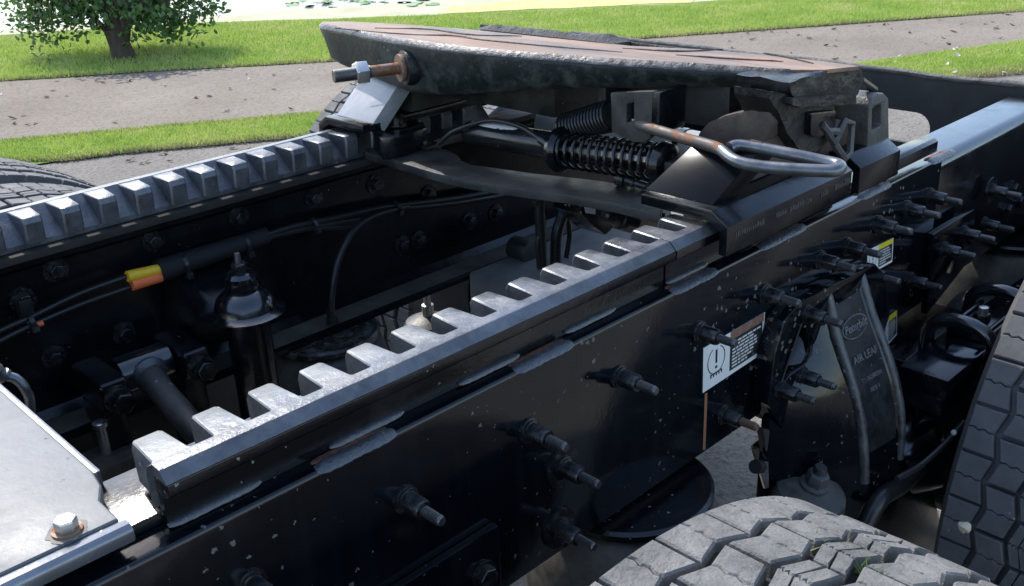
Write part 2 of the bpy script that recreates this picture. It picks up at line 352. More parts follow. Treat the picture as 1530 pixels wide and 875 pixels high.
blades('grass_blades', gp([(1100, 141), (1250, 128), (1530, 104), (1600, 99)]), gp([(1120, 112), (1270, 97), (1530, 61), (1600, 52)]), 30000, ZG-.011, 'yellowing grass verge beyond the rear panel', .038, .03)
blades('grass_blades', gp([(-80, 123), (0, 118), (240, 103), (480, 90), (930, 57), (1200, 38), (1600, 9)]), gp([(-80, 60), (0, 54), (300, 35), (480, 30), (740, 19), (1020, 7), (1200, -8), (1600, -35)]), 120000, ZG-.011, 'mown lawn between path and pond', .042, .01)
m_straw = M('dry grass', (.46, .40, .20), .8, var=(.4, 4))
for nm, line, dv, cnt in (('dry grass edge of the strip along the lot', gp([(-60, 242), (99, 236), (171, 226), (445, 201), (640, 186)]), (.02, .05, 0), 3500), ('dry grass edge of the strip along the path', gp([(-60, 216), (0, 211), (250, 188), (480, 168), (640, 153)]), (-.02, -.05, 0), 3000),
        ('dry grass edge of the far verge', gp([(1100, 141), (1250, 128), (1530, 104), (1600, 99)]), (.05, .12, 0), 7000), ('dry grass edge of the lawn along the path', gp([(-80, 123), (0, 118), (240, 103), (480, 90), (930, 57), (1200, 38), (1600, 9)]), (.015, .03, 0), 5000)):
    blades('dry_grass', [p-V(dv)*.5 for p in line], [p+V(dv) for p in line], cnt, ZG-.011, nm, .035, 0, m_straw)
# leaves and stones littering the path
m_dead = M('dead leaf', (.10, .075, .05), .7, var=(.5, 2)); m_pale = M('pale leaf', (.5, .48, .44), .7)
def leafmesh(nm, mat, L=.032, W=.014):
    bm = BM(); v = [(-L, 0, 0), (-L*.3, W, .007), (L*.5, W*.7, .004), (L, 0, .012), (L*.5, -W*.7, .010), (-L*.3, -W, .002)]
    c = bm.verts.new((0, 0, -.001)); r = [bm.verts.new(p) for p in v]
    for k in range(6): bm.faces.new((c, r[k], r[(k+1) % 6]))
    return mesh_of(bm, nm, mat, 0)
dl, pl = leafmesh('fallen_leaf', m_dead), leafmesh('fallen_leaf', m_pale, .024, .014)
def litter(n, box_, z, dark, lab, grp, test):
    k = 0
    while k < n:
        x, y = random.uniform(box_[0], box_[2]), random.uniform(box_[1], box_[3])
        if not test(x, y): continue
        p = pix(x, y, 2, z); k += 1
        o = inst('fallen_leaf', dl if dark else pl, None, (p.x, p.y, z+.004), (rad(random.uniform(-15, 15)), rad(random.uniform(-15, 15)), random.random()*6.28), label=lab, cat='leaf', group=grp)
        o.scale = [random.uniform(.5, 1.1)]*3
inpath = lambda x, y: (118-x*.062+6 < y < 209-x*.088)
litter(22, (0, 80, 500, 205), ZG-.015, True, 'dark dead leaf on the asphalt path beside the tree', 'dark leaves on the path by the tree', inpath)
litter(9, (0, 80, 500, 205), ZG-.015, False, 'pale curled leaf on the asphalt path beside the tree', 'pale leaves on the path by the tree', inpath)
litter(52, (940, 12, 1530, 95), ZG-.015, True, 'dark dead leaf on the path beyond the coupling plate', 'dark leaves on the far path', lambda x, y: 60-(x-900)*.073+3 < y < 97-(x-1270)*.135-4 and y < 92)
litter(12, (1330, 70, 1530, 110), ZG+.02, False, 'pale leaf lying in the yellowing grass verge', 'pale leaves in the verge', lambda x, y: True)
litter(14, (180, 210, 480, 245), ZG-.019, True, 'dark dead leaf on the gravelly lot edge', 'dark leaves on the lot', lambda x, y: y > 244-x*.09+4)
# ------------------------------------------------------------------ tree
def build_tree():
    base = pix(185, 86, 2, ZG-.01)
    t = thing('tree', 'small leafy tree on the lawn beside the pond', 'tree', base)
    m_bark = M('bark', (.10, .075, .055), .85, var=(.4, 8), bump=(1, 40, .03), stretch=(1, 1, .3))
    bm = BM()
    tube(bm, [base+V(o) for o in ((0, 0, -.03), (0, 0, .03), (-.01, .01, .12), (-.02, .01, .26))], [.13, .105, .09, .10], 14)
    jitter(bm, .012, 9); mk('trunk', bm, m_bark, t, ang=60)
    tips = []
    right = V((RIGHT.x, RIGHT.y, 0)).normalized()
    for dr, h, r in ((-.16, 1.0, .075), (.14, .95, .07), (-.02, 1.2, .06), (.33, .8, .03), (-.42, .75, .03), (.05, .9, .035)):
        d = right*dr+V((random.uniform(-.15, .15), random.uniform(-.15, .15), 0))*.5
        pts = smooth_path([base+V((0, 0, .16))+d*.1, base+d*.6+V((0, 0, .42)), base+d*1.4+V((0, 0, h*.75)), base+d*2.1+V((0, 0, h*1.0))], 5)
        bm = BM(); tube(bm, pts, [r*(1-.75*k/(len(pts)-1)) for k in range(len(pts))], 8); mk('branch', bm, m_bark, t, ang=60); tips += pts[5:]
    m_leaf = bpy.data.materials.new('tree leaf'); m_leaf.use_nodes = True; N = m_leaf.node_tree.nodes; L = m_leaf.node_tree.links; b = N['Principled BSDF']
    g = N.new('ShaderNodeNewGeometry'); n = N.new('ShaderNodeTexNoise'); n.inputs['Scale'].default_value = 7; L.new(g.outputs['Position'], n.inputs['Vector'])
    r = N.new('ShaderNodeValToRGB'); L.new(n.outputs[0], r.inputs[0]); e = r.color_ramp.elements; e[0].position, e[0].color = .3, (.06, .12, .035, 1); e[1].position, e[1].color = .72, (.17, .29, .09, 1)
    L.new(r.outputs[0], b.inputs['Base Color']); b.inputs['Roughness'].default_value = .42
    tr = N.new('ShaderNodeBsdfTranslucent'); L.new(r.outputs[0], tr.inputs[0]); mx = N.new('ShaderNodeMixShader'); mx.inputs[0].default_value = .25
    L.new(b.outputs[0], mx.inputs[1]); L.new(tr.outputs[0], mx.inputs[2]); L.new(mx.outputs[0], N['Material Output'].inputs[0])
    # leaf clusters on twigs
    vs = []; fs = []; tw = BM()
    for c in range(240):
        th = random.random()*6.28; rr = math.sqrt(random.random()); zz = random.random()**1.5
        ctr = base+right*(math.cos(th)*rr*.84-.1)+V((-right.y, right.x, 0))*(math.sin(th)*rr*.5+.28)
        low = .22+.10*math.sin(th*3)+(.3 if rr < .4 else 0)+.12*random.random()
        ctr.z = base.z+low+zz*.85*(1-.35*rr)
        root = min(tips, key=lambda p: (p-ctr).length)
        if (root-ctr).length < 1.0: tube(tw, [root, root.lerp(ctr, .5)+V((0, 0, .05)), ctr], [.009, .006, .003], 4)
        for k in range(30):
            p = ctr+V((random.gauss(0, .10), random.gauss(0, .10), random.gauss(0, .075)))
            ln = random.uniform(.026, .044); yaw = random.random()*6.28; pit = random.gauss(-.7, .6); rol = random.gauss(0, .6)
            Mx = Matrix.Rotation(yaw, 3, 'Z') @ Matrix.Rotation(pit, 3, 'Y') @ Matrix.Rotation(rol, 3, 'X')
            i = len(vs)
            for q in ((0, 0, 0), (ln*.45, ln*.52, ln*.12), (ln*1.0, ln*.42, .0), (ln*1.6, 0, -ln*.2), (ln*1.0, -ln*.42, 0), (ln*.45, -ln*.52, ln*.12)): vs.append(p+Mx @ V(q))
            fs += [(i, i+1, i+2, i+3), (i, i+3, i+4, i+5)]
    me = bpy.data.meshes.new('crown'); me.from_pydata([tuple(v) for v in vs], [], fs); me.materials.append(m_leaf)
    inst('crown', me, t, -base, kind='stuff'); mk('twigs', tw, m_bark, t, kind='stuff')
    # bare earth round the trunk
    bm = BM(); n = 40; rim = [bm.verts.new((base.x+math.cos(2*math.pi*k/n)*.42*(1+.2*math.sin(k*1.7))+right.x*.16, base.y+math.sin(2*math.pi*k/n)*.36*(1+.2*math.sin(k*2.3))+right.y*.16, ZG-.004)) for k in range(n)]
    bm.faces.new(rim); struct('bare_earth', bm, gmat('bare earth', (.16, .12, .08), (.24, .18, .12), (.10, .12, .04), 6, fine=40))
build_tree()

# ------------------------------------------------------------------ chassis
YC = .405                     # truck centre line
def mir(y): return 2*YC-y
XR0, XR1 = -.55, 2.19
# --- bolts
def stud_meshes():
    bm = BM(); lathe(bm, (0, 0, 0), (0, -1, 0), [(.0145, -.001), (.0145, .0025), (.0125, .003), (.0125, .0055), (.0105, .006), (.0102, .026), (.009, .0285), (.0055, .0285)], 24)
    a = mesh_of(bm, 'bolt', m_bolt, 40)
    bm = BM(); lathe(bm, (0, 0, 0), (0, -1, 0), [(.025, -.001), (.025, .003), (.0145, .0031), (.0145, .005), (.0125, .0055), (.0125, .008), (.0105, .0085), (.0102, .027), (.009, .0295), (.0055, .0295)], 28)
    c = mesh_of(bm, 'bolt', m_bolt, 40)
    bm = BM(); pr = []
    h = .026
    for k in range(9): pr += [(.0056, h), (.0056, h+.0016), (.0046, h+.0022), (.0046, h+.0028)]; h += .0029
    pr += [(.0050, h), (.0042, h+.002)]
    lathe(bm, (0, 0, 0), (0, -1, 0), pr, 14); s = mesh_of(bm, 'stud', m_steel, 25)
    bm = BM(); lathe(bm, (0, 0, 0), (0, -1, 0), pr, 14); s2 = mesh_of(bm, 'stud', m_rusty, 25)
    return a, c, s, s2
bolt_a, bolt_c, stud_m, stud_r = stud_meshes()
def hexhead(bm, p, d, r, h):
    p = V(p); d = V(d).normalized(); u, w_ = frame(d)
    loft(bm, [[p+d*hh+(u*math.cos(math.pi/3*k)+w_*math.sin(math.pi/3*k))*rr for k in range(6)] for rr, hh in ((r, 0), (r, h*.85), (r*.9, h))])
def add_studs(parent, pts, y, big=(), rusty=()):
    for p in pts:
        w3 = pix(p[0], p[1], 1, y)
        o = inst('bolt', bolt_c if p in big else bolt_a, parent, w3-parent.location, (0, random.random()*6, 0))
        inst('stud', stud_r if p in rusty else stud_m, o)
# --- near rail
rail = thing('frame_rail', 'black truck frame rail carrying rows of protruding studs and warning stickers', 'frame rail', (.8, .05, -.27))
def cprof(yo, s, zt, zb, r=.022, t=.008, fl=.088, ft=None):
    """C channel, outer web face at yo, opening towards +s"""
    P = []
    for k in range(6):
        a = math.pi/2*k/5; P.append((yo+s*(r-r*math.cos(a)), zt-r+r*math.sin(a)))
    ft = ft or fl
    P += [(yo+s*ft, zt), (yo+s*ft, zt-t), (yo+s*(t+.012), zt-t), (yo+s*t, zt-t-.012), (yo+s*t, zb+t+.012), (yo+s*(t+.012), zb+t), (yo+s*fl, zb+t), (yo+s*fl, zb)]
    for k in range(6):
        a = math.pi/2*k/5; P.append((yo+s*(r-r*math.sin(a)), zb+r-r*math.cos(a)))
    return P
bm = BM(); sect(bm, cprof(.0125, 1, -.0125, -.272), XR0, XR1); mk('channel', bm, m_rail, rail)
bm = BM(); sect(bm, [(0, -.258), (0, -.006), (.0018, -.0018), (.006, 0), (.105, 0), (.105, -.011), (.0115, -.011), (.0115, -.258)], XR0, 1.615); mk('mounting_angle', bm, m_frame, rail, bevel=.0012)
bm = BM(); sect(bm, [(.03, .0008), (.03, .0115), (.108, .0115), (.108, .0008)], .21, 1.5); mk('base_strip', bm, m_black, rail, bevel=.0012)
bm = BM(); box(bm, -.5, .583, -.011, -.0006, -.30, -.160); mk('gusset_plate', bm, m_frame, rail, bevel=.002)
bm = BM(); slab(bm, pxs([(1395, 350), (1457, 312), (1456, 345), (1440, 400), (1385, 470)], 1, -.012), (0, .0118, 0)); mk('gusset_plate', bm, m_frame, rail, bevel=.002)
A_ = [(605, 745), (790, 642), (925, 562), (1045, 495), (1142, 438), (1225, 388), (1265, 368), (1312, 335), (1355, 312), (1388, 293), (840, 697), (835, 788), (1080, 618), (1295, 408), (1360, 418), (375, 872), (1480, 284), (1470, 334), (1470, 250)]
add_studs(rail, A_[:-1], -.0005, big=((840, 697), (835, 788), (1480, 284)), rusty=((1080, 618),))
add_studs(rail, [(1410, 372), (1440, 348)], -.0125)
for p, y in (((722, 858), -.0115), ((1512, 281), .012), ((1503, 312), .012), ((1520, 300), .012)):
    q = pix(*p, 1, y); bm = BM(); lathe(bm, q, (0, -1, 0), [(.0165, 0), (.0165, .003), (.013, .0035)], 22); o = mk('bolt', bm, m_bolt, rail)
    bm = BM(); hexhead(bm, q+V((0, -.003, 0)), (0, -1, 0), .0125, .009); mk('bolt_head', bm, m_bolt, o, bevel=.0008, sub=True)
# welds between angle edge and strip (wide beads) and along the rack foot (long narrow beads)
def bead(bm, p0, p1, r, up, flat=1.0, n=26):
    p0, p1 = V(p0), V(p1); d = p1-p0; u = V(up).normalized(); s_ = d.normalized().cross(u).normalized(); u = s_.cross(d.normalized())
    loops = []
    for i in range(n+1):
        t = i/n; k = min(1, (min(t, 1-t)*n/3.0+.12))**.5; rr = r*k*(1+.05*math.sin(i*2.1)+.04*math.sin(i*5.7))
        loops.append([p0+d*t+(u*math.cos(a)*flat+s_*math.sin(a))*rr for a in [2*math.pi*j/10 for j in range(10)]])
    loft(bm, loops)
for a, b_ in ((457, 580), (752, 842), (985, 1056), (1115, 1187), (1265, 1312), (1370, 1407), (250, 262)):
    if a == 250: continue
    lerp = lambda x: 830-.498*(x-205)-8
    p0, p1 = pix(a, lerp(a)-6, 2, .003), pix(b_, lerp(b_)-6, 2, .003)
    p0.y = p1.y = .0045; p0.z = p1.z = -.0022
    bm = BM(); bead(bm, p0, p1, .0075, (0, -.55, 1), .38); mk('weld', bm, m_weld, rail)
    bm = BM(); bead(bm, p0+V((.004, .0095, .002)), p1+V((-.006, .0095, .002)), .0052, (0, 0, 1), .35); mk('weld_edge', bm, m_weldrust, rail)
# stickers: sheets 0.3 mm proud of the plate, print 0.2 mm above that
def decal(corners, parent, y, yellow):
    """corners px: top-left, top-right, bottom-right, bottom-left"""
    tl, tr, br, bl = pxs(corners, 1, y)
    def P(u, v, lift=0): 
        p = tl.lerp(tr, u).lerp(bl.lerp(br, u), v); return V((p.x, y-lift, p.z))
    def quad(bm, u0, v0, u1, v1, lift=.0002):
        bm.faces.new([bm.verts.new(P(u, v, lift)) for u, v in ((u0, v0), (u0, v1), (u1, v1), (u1, v0))])
    bm = BM(); loft(bm, [[P(u, v, -.0002) for u, v in ((0, 0), (1, 0), (1, 1), (0, 1))], [P(u, v, .0001) for u, v in ((0, 0), (1, 0), (1, 1), (0, 1))]]); o = mk('warning_sticker', bm, m_white, parent, ang=0)
    bm = BM(); quad(bm, .425, .02 if not yellow else .2, .965, .9); mk('print_field', bm, m_decal_k, o, ang=0, sub=True)
    bm = BM(); quad(bm, .425, -.001, .985, .19, .0004); mk('print_header', bm, m_decal_y if yellow else m_decal_r, o, ang=0, sub=True)
    bm = BM(); rows = 8 if not yellow else 6
    for r in range(rows):
        u = .46; v = .26+r*.62/rows; end = random.uniform(.8, .94) if r < rows-1 else .72
        while u < end:
            l = random.uniform(.03, .09); quad(bm, u, v, min(u+l, end), v+.3/rows, .0006); u += l+.014
    mk('print_lines', bm, m_white, o, ang=0, sub=True)
    bm = BM()   # tyre pressure style warning symbol: open bowl, tread line, exclamation mark
    def arc(f0, f1, w_, n=18):
        pa = []
        for k in range(n+1):
            a = f0+(f1-f0)*k/n; pa.append((.205+.135*math.cos(a), .43-.30*math.sin(a)))
        for (u0, v0), (u1, v1) in zip(pa, pa[1:]):
            nx, ny = (v1-v0), -(u1-u0); l = math.hypot(nx*2.2, ny)+1e-9; nx, ny = nx/l*w_, ny/l*w_
            bm.faces.new([bm.verts.new(P(u, v, .0003)) for u, v in ((u0-nx, v0-ny), (u1-nx, v1-ny), (u1+nx, v1+ny), (u0+nx, v0+ny))])
    arc(rad(-62), rad(65), .014); arc(rad(115), rad(242), .014)
    quad(bm, .11, .70, .30, .735, .0003)
    for k in range(5): quad(bm, .115+k*.042, .735, .135+k*.042, .79, .0003)
    quad(bm, .19, .2, .22, .5, .0003); quad(bm, .187, .56, .223, .62, .0003)
    mk('print_symbol', bm, m_decal_k, o, ang=0, sub=True)
decal([(1051, 520), (1143, 466), (1139, 528), (1050, 587)], rail, -.0008, False)
decal([(1296, 374), (1335, 355), (1333, 391), (1296, 412)], rail, -.0008, True)
decal([(1318, 480), (1340, 463), (1340, 500), (1318, 525)], rail, -.0008, True)
bm = BM(); q = pxs([(1053, 588), (1057, 586), (1056, 620), (1054, 672), (1050, 672), (1052, 620)], 1, -.0006); bm.faces.new([bm.verts.new(p) for p in q]); mk('rust_streak', bm, m_streak, rail, ang=0)
m_ledge = M('dull ledge steel', (.03, .027, .024), .8, spec=.2, rust=(.66, 20, (.09, .05, .03)), dust=(.5, 20, (.06, .055, .05), .4, .7), bump=(.4, 80, .003))
# --- far rail
frail = thing('frame_rail', 'black truck frame rail with bolt heads and a cable loom along its inner side', 'frame rail', (.8, mir(.05), -.27))
bm = BM(); sect(bm, [(mir(y), z) for y, z in cprof(.0125, 1, -.0125, -.272, ft=.030)], XR0, XR1); mk('channel', bm, m_frame_in, frail)
bm = BM(); sect(bm, [(mir(y), z) for y, z in [(0, -.258), (0, -.004), (.004, 0), (.045, 0), (.045, -.011), (.0115, -.011), (.0115, -.258)]], XR0, 1.615); mk('mounting_angle', bm, m_dusty, frail, bevel=.0012)
bm = BM(); sect(bm, [(mir(y), z) for y, z in [(.018, .0008), (.018, .0115), (.083, .0115), (.083, .0008)]], .21, 1.5); mk('base_strip', bm, m_ledge, frail, bevel=.0012)
YFW = mir(.0205)
for p in ((82, 403), (228, 360), (356, 324), (468, 295), (80, 533), (185, 497), (34, 448), (330, 455), (560, 275), (600, 365), (625, 358), (700, 330), (740, 318), (640, 290)):
    q = pix(*p, 1, YFW-.0005); bm = BM(); lathe(bm, q, (0, -1, 0), [(.0185, 0), (.0185, .003), (.013, .0036), (.013, .005)], 22); o = mk('bolt', bm, m_bolt, frail)
    bm = BM(); hexhead(bm, q+V((0, -.004, 0)), (0, -1, 0), .0115, .010); mk('bolt_head', bm, m_bolt, o, bevel=.0008, sub=True)
bm = BM(); box(bm, -.2, 1.6, mir(.0875), mir(.036), -.2638, -.2632); mk('dust_film', bm, M('olive dust', (.085, .08, .062), .8, var=(.4, 14), dust=(.6, 30, (.14, .13, .10), .4, .65)), frail, ang=0)
for p in ((408, 470), (700, 375)):
    q = pix(*p, 2, -.264); bm = BM(); lathe(bm, q, (0, 0, 1), [(.012, 0), (.012, .003), (.008, .0035), (.0075, .016)], 14); mk('bolt', bm, m_zinc, frail)

# ------------------------------------------------------------------ toothed slide racks
ZT = .059; PITCH = .0535
XT0 = .2865                                # rear corner of the first tooth's tip
def rack(label, x0, x1, s, teeth, group=None):
    Y = (lambda y: y) if s > 0 else mir
    t = thing('slide_rack', label, 'slide rack', ((x0+x1)/2, Y(.05), .0), group)
    back = [(.0265, ZT), (.0275, ZT-.0025), (.029, .0325)] if s > 0 else [(.0265, ZT), (.0290, ZT-.0025), (.066, .020), (.066, .0124), (.021, .0124)]
    prof = ([(.010, .0325)] if s > 0 else [(.020, .0324), (.010, .0326)])+[(.0015, .0405), (.0025, .0455), (.0125, ZT-.0006), (.0155, ZT)]+back
    if s > 0:
        prof = [(.0042, .0484), (.0042, .0492), (.0132, ZT-.0005), (.0155, ZT), (.0265, ZT), (.0275, ZT-.0025), (.0285, .0484)]
        bm = BM(); sect(bm, [(y, z) for y, z in [(.0032, .0385), (.0032, .0482), (.029, .0482), (.029, .0325), (.0115, .0325)]], x0+.0004, x1-.0004); mk('side', bm, m_black, t, bevel=.0006)
    bm = BM(); sect(bm, [(Y(y), z) for y, z in prof], x0, x1); mk('bar', bm, m_rack, t, bevel=.0007, ang=14)
    prof = [(.020, .0006), (.020, .030), (.0115, .0322), (.029, .0322), (.029, .0006)] if s > 0 else [(.022, .0006), (.022, .0120), (.062, .0120), (.062, .0006)]
    bm = BM(); sect(bm, [(Y(y), z) for y, z in prof], x0+.001, x1-.001); mk('foot', bm, m_black if s > 0 else m_dusty, t)
    # one tooth: top narrows towards the tip, root fillets, chamfered tip
    def tooth_mesh():
        bm = BM(); hw0, hw1 = .0152, .0130
        prof_t = []
        for sgn in (-1, 1):
            side = [(sgn*(hw0+.0075), .0264), (sgn*(hw0+.0036), .0272), (sgn*(hw0+.0008), .0300), (sgn*hw1, .0715), (sgn*(hw1-.0025), .0745)]
            prof_t += side if sgn < 0 else side[::-1]
        top = [V((x, Y(y)-Y(0), ZT)) for x, y in prof_t]
        c = V((0, .057, 0))
        def ring(z, grow, yb):
            L = []
            for x, y in prof_t:
                yy = y+(yb if y > .07 else 0); gx = grow*(1 if x > 0 else -1)
                L.append(V((x+gx, Y(yy)-Y(0), z)))
            return L
        L0 = ring(ZT-.0003, -.0012, -.003); L1 = ring(ZT-.0016, 0, -.0008); L2 = ring(ZT-.009, .0003, .0028); L3 = ring(.020, .0006, .0)
        loft(bm, [L0, L1, L2, L3])
        return mesh_of(bm, 'tooth', m_rack, 30)
    tm = tooth_mesh()
    for k in teeth:
        xc = XT0+PITCH*k-.0125
        o = inst('tooth', tm, t, V((xc, Y(0), 0))-t.location, (0, 0, rad(random.uniform(-.7, .7)))); o.scale = (random.uniform(.96, 1.03), 1, random.uniform(.985, 1.0))
    # narrow stitch welds along the foot on the outer side
    n = 0
    xw = x0+.0
    while xw < x1-.04:
        p0 = V((xw, Y(.0185), .004)); p1 = V((min(xw+.085, x1), Y(.0185), .004)); bm = BM(); bead(bm, p0, p1, .0045, (0, -s*.6, 1), .6); mk('weld', bm, m_weld, t)
        xw += .155
    return t
rack('long dusty toothed slide rack on the sticker-bearing rail', .256, .898, 1, range(0, 12))
rack('short toothed slide rack butting the long one and running under the bracket', .9, 1.30, 1, range(12, 19))
rack('dark toothed slide rack on the rail beside the cable loom', .256, 1.30, -1, range(0, 19))
bm = BM(); sect(bm, [(.004, .0120), (.004, .030), (.010, .034), (.034, .034), (.034, .0120)], 1.43, 1.60); o = mk('stop_bar', bm, m_black, None, bevel=.002, label='flat steel stop bar at the rear end of the slide rack', cat='stop bar')

# ------------------------------------------------------------------ pedestals of the coupling
m_slab = M('black slab paint', (.006, .007, .009), .2, spec=.12, rvar=(.02, 20), speck=(.4, 95, .3, (.1, .1, .1)))  # black paint kept dark and dust-free to stand in for shade on the near plate
def pedestal(label, s, mat_slab):
    Y = (lambda y: y) if s > 0 else mir
    t = thing('slide_bracket', label, 'slide bracket', (1.15, Y(.05), .02))
    P = [(-.020, .026), (-.020, .064), (.004, .080), (.112, .080), (.112, .066), (.0115, .066), (-.008, .056), (-.008, .026)]
    bm = BM(); sect(bm, [(Y(y), z) for y, z in P], .968, 1.268); mk('shoe', bm, m_black, t, bevel=.0018)
    bm = BM(); sect(bm, [(Y(y), z-.003) for y, z in P], 1.292, 1.412); mk('shoe', bm, m_black, t, bevel=.0018)
    # sloping front plate, side web and pivot saddle
    bm = BM(); a = [V((.985, Y(.015), .0805)), V((.985, Y(.118), .0805)), V((1.085, Y(.118), .172)), V((1.075, Y(.015), .163))]
    if s > 0:
        def onslope(px, py):
            d = RIGHT*(px-CX)+DOWN*(py-CY)+FWD*FPX; nn = V((-.0915, 0, .1)); return CAM+d*((V((.985, 0, .0805))-CAM).dot(nn)/d.dot(nn))
        a[2], a[3] = onslope(1033, 218), onslope(1141, 219)
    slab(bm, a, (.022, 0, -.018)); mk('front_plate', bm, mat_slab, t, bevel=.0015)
    bm = BM(); box(bm, .9835, 1.0, min(Y(.0125), Y(.119)), max(Y(.0125), Y(.119)), .0665, .0795); mk('toe', bm, m_black, t, bevel=.0012)
    bm = BM(); loft(bm, [[V((x, Y(y), z)) for x, z in ((1.0, .081), (1.245, .081), (1.235, .10), (1.20, .130), (1.06, .130))] for y in (.03, .048)]); mk('side_web', bm, m_brown, t, bevel=.002)
    if s > 0:
        bm = BM(); slab(bm, pxs([(1036, 219), (1044, 198), (1056, 184), (1082, 172), (1118, 164), (1150, 164), (1158, 182), (1146, 206), (1134, 221)], 0, 1.118), (.03, 0, 0)); mk('saddle', bm, m_brown, t, bevel=.004)
    else:
        bm = BM(); n = 14; pr = [(1.07, .082), (1.25, .082)]+[(1.165+.085*math.cos(math.pi*k/n), .118+.055*math.sin(math.pi*k/n)) for k in range(n+1)]
        loft(bm, [[V((x, Y(y), z)) for x, z in pr] for y in (.085, .115)]); mk('saddle', bm, m_dusty, t, bevel=.003)
    return t
ped = pedestal('black slide bracket under the release handle', 1, m_slab)
fped = pedestal('slide bracket with a bright sunlit sloping plate below the adjusting bolt', -1, M('slope with painted glare', (.33, .345, .36), .35, spec=.6, var=(.15, 20), dust=(.5, 20, (.45, .45, .45), .45, .7), streak=(.3, (.2, .2, .21), .5)))  # sun glare on the far black plate put into a pale base colour
# cast marks on the near shoe face (worn, not readable)
bm = BM(); random.seed(3); x = .985
for x0_, x1_ in ((.985, 1.045), (1.075, 1.098), (1.108, 1.158), (1.185, 1.202), (1.222, 1.262)):
    x = x0_
    while x < x1_:
        w_ = random.uniform(.002, .0045); b2 = BM(); box(b2, x, x+w_, -.0208, -.0195, .046+random.uniform(0, .002), .055-random.uniform(0, .003)); mk('cast_mark', b2, m_steel, ped, ang=0); x += w_+.0018
bm.free()
# upright lug with window at the rear of the near bracket
bm = BM(); o_ = pxs([(1296, 226), (1298, 158), (1303, 146), (1312, 139), (1321, 139), (1328, 147), (1329, 222)], 1, .002); h_ = pxs([(1303, 194), (1304, 163), (1310, 157), (1317, 156), (1317, 187)], 1, .002)
slab(bm, o_, (0, .085, 0), [h_]); mk('pivot_lug', bm, m_cast, ped, bevel=.003, ang=40)
for path in ([(1236, 196), (1246, 214), (1262, 180), (1273, 184), (1270, 226), (1262, 237)], [(1246, 214), (1262, 237)], [(1228, 186), (1236, 196), (1252, 196)]):
    bm = BM(); tube(bm, pxs(path, 1, .0), .0055, 6); mk('rib', bm, m_cast, ped, ang=50)
bm = BM(); slab(bm, pxs([(1238, 175), (1270, 182), (1268, 236), (1225, 230)], 1, .03), (0, .05, 0)); mk('rib_web', bm, m_brown, ped, bevel=.003)

# ------------------------------------------------------------------ fifth wheel coupling
fw = thing('fifth_wheel', 'greasy fifth wheel coupling plate with rusty top and dark skirt', 'fifth wheel', (1.15, YC, .08))
TI = math.tan(rad(3.2))
def ztop(x): return .2215-TI*(x-.98)-(max(0, x-1.26))*math.tan(rad(13))
def ontop(px, py):
    d = RIGHT*(px-CX)+DOWN*(py-CY)+FWD*FPX
    t = (.2215+TI*.98-CAM.z)/(d.z+TI*d.x); return CAM+d*t
T_px = [(484, 32), (483, 33.5), (488, 36), (520, 42), (560, 50), (600, 57), (650, 64), (700, 70), (760, 75.5), (820, 80), (900, 86), (1000, 92), (1080, 97), (1140, 101), (1180, 104)]
low_px = [(484, 45), (486, 68), (493, 92), (512, 108), (552, 124), (600, 140), (650, 144), (700, 142), (760, 139), (820, 137), (900, 135), (1000, 133), (1080, 134), (1140, 143), (1182, 156)]
T_ = [ontop(*p) for p in T_px]
def py_of(p):
    q = p-CAM; return CY+FPX*q.dot(DOWN)/q.dot(FWD)
def inward0(p, d):
    q = V((1.3-p.x, YC-p.y, 0)).normalized()*d; return V((p.x+q.x, p.y+q.y, p.z))
E_ = [inward0(p, -.009) for p in T_]
low = []
for e, l in zip(E_, low_px):
    # drop straight down from the edge to the traced lower edge height
    best = min((abs(py_of(V((e.x, e.y, e.z-dz)))-l[1]), dz) for dz in [k*.001 for k in range(14, 130)])[1]
    low.append(V((e.x+.012, e.y, e.z-best)))
cen = V((1.3, YC, 0))
def inward(p, d):
    q = V((cen.x-p.x, cen.y-p.y, 0)).normalized()*d; return V((p.x+q.x, p.y+q.y, p.z))
bm = BM(); rows = []
for e, l in zip(E_, low):
    i1 = inward(e, .009); 
    rows.append([V((i1.x, i1.y, ztop(i1.x)-.0005)), V((e.x, e.y, e.z-.006)).lerp(inward(V((e.x, e.y, e.z-.006)), .003), .4), V((e.x, e.y, e.z-.012)), V((e.x, e.y, e.z-.012)).lerp(l, .5), l+V((0, 0, .006)), inward(l, .008), inward(V((l.x, l.y, l.z+.004)), .022), inward(V((e.x, e.y, e.z-.02)), .03)])
skirt_rows = []
for a, b_ in zip(rows, rows[1:]):
    for k in range(4): skirt_rows.append([p.lerp(q, k/4) for p, q in zip(a, b_)])
skirt_rows.append(rows[-1])
loft(bm, skirt_rows); jitter(bm, .0016, 22); mk('skirt', bm, m_skirt, fw, ang=50)
bm = BM(); br = []
for r in skirt_rows: br.append([r[0]+V((0, 0, .0012)), r[1]+V((-.0015, 0, .001)), r[2]+V((-.0015, 0, .004)), r[2]+V((.003, 0, .006))])
loft(bm, br); jitter(bm, .0009, 60); mk('worn_rim', bm, m_wear, fw, ang=60)
